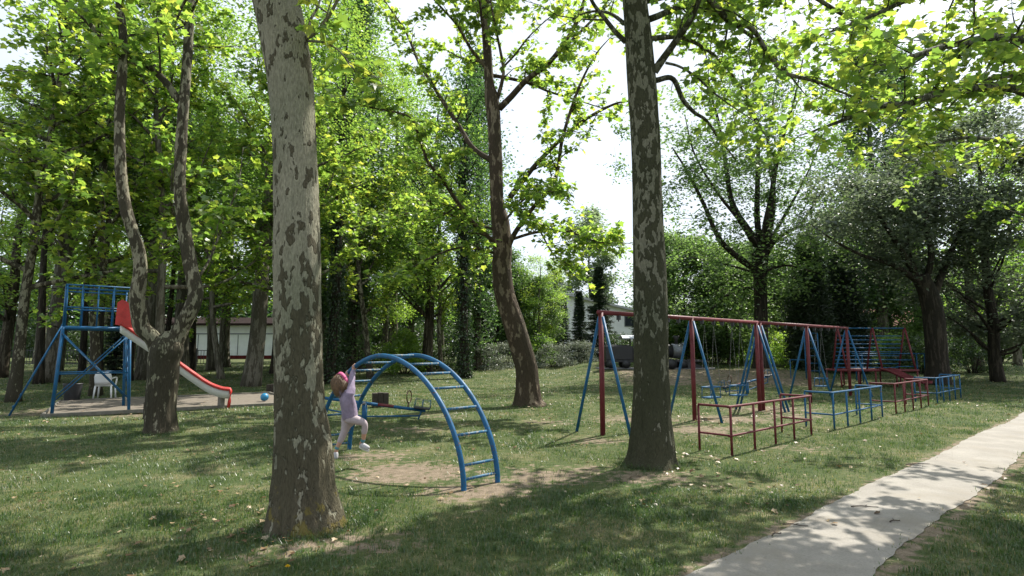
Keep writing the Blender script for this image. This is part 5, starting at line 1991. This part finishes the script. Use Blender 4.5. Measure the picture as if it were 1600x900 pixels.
LT = M()
n = 6500
y = np.sqrt(rg.uniform(2.4 ** 2, 24 ** 2, n))
x = rg.uniform(-.95, .95, n) * (y + 1)
for bx, by in (G(478, 824)[:2], G(1015, 727)[:2], G(826, 634)[:2]):
    a = rg.uniform(0, 2 * PI, 200)
    r_ = .4 + np.abs(rg.normal(size=200)) * .55
    x, y = np.r_[x, bx + np.cos(a) * r_], np.r_[y, by + np.sin(a) * r_]
n = len(x)
dr = np.array([noise.noise((a * .55, b_ * .55, 31.)) + .4 * noise.noise((a * 2, b_ * 2, 5.)) for a, b_ in zip(x, y)])
kp = rg.random(n) < np.clip(.3 + 1.5 * dr, .06, 1)
x, y = x[kp], y[kp]
n = len(x)
pos = np.c_[x, y, hgt(x, y) + rg.uniform(.012, .045, n)]
ac, c = path_ab(x, y)
on = (c > 0) & (c < .9)
pos[on, 2] = hgt(x[on], y[on]) + .032
pos = pos[~on | (rg.random(n) < .25)]
leaves(LT, pos, rg.uniform(.3, .85, len(pos)) ** 1.6 * .095, rg, 'lobe', up=1.3, droop=0)
lm = leafmat('dry_leaf', [(0, (.09, .05, .025)), (.45, (.2, .125, .06)), (.8, (.34, .25, .14)), (1, (.45, .38, .28))], .2, (1.2, 1.1, .8), vary=0)
lo_ = LT.build('leaf_litter', lm, None, False, True)
lo_['kind'] = 'stuff'
tag(lo_, 'dry brown plane leaves scattered over the grass', 'fallen leaves')

TWG = plain('twig_bark', (.06, .042, .03), .9, .4, 20)
for k, (u, v_, ln, a, lab) in enumerate(((1352, 797, .25, -10, 'thin dark twig lying in the middle of the path'), (1400, 819, .13, 15, 'short bent twig on the path near its right edge'),
                                         (1215, 840, .14, 30, 'short twig at the near part of the path'), (1243, 826, .2, -20, 'small twig near the left edge of the path'),
                                         (1435, 729, .35, 5, 'long thin twig across the far part of the path'))):
    p = G(u, v_)
    t_ = thing('fallen_twig', lab, 'twig', (p[0], p[1], .026), R(a), 'twigs on the path')
    m = M().tube(spline([(-ln / 2, 0, 0), (-ln * .1, .02, .004), (ln * .2, -.01, .006), (ln / 2, .02, .0)], 10), np.linspace(.006, .003, 10), 6)
    m.tube([(0, .012, .004), (ln * .15, .05, .008)], [.003, .002], 5)
    m.build('stick', TWG, t_)
p = G(448, 897)
da = thing('dandelion', 'single yellow dandelion flower in the grass at the bottom left', 'flower', p)
M().tube([(0, 0, 0), (.004, 0, .05)], .002, 6).build('stem', gmat, da)
m = M()
for k in range(40):
    a = k * 2.4
    r_ = .004 + .016 * (k / 40)
    d = np.array([math.cos(a), math.sin(a), 0])
    s_ = np.array([-d[1], d[0], 0]) * .004
    c = np.array([.004, 0, .052])
    m.add([c + d * .002 - s_, c + d * .002 + s_, c + d * r_ + s_ + [0, 0, .012 - .012 * k / 40], c + d * r_ - s_ + [0, 0, .012 - .012 * k / 40]], [[0, 1, 2, 3]])
m.build('flower_head', plain('dandelion_yellow', (.75, .52, .01), .7, .1, 10), da, False)

# prototypes never placed are dropped
for k_, o in PROTO.items():
    if k_ not in USED:
        for c_ in kids(o):
            bpy.data.objects.remove(c_)
        bpy.data.objects.remove(o)
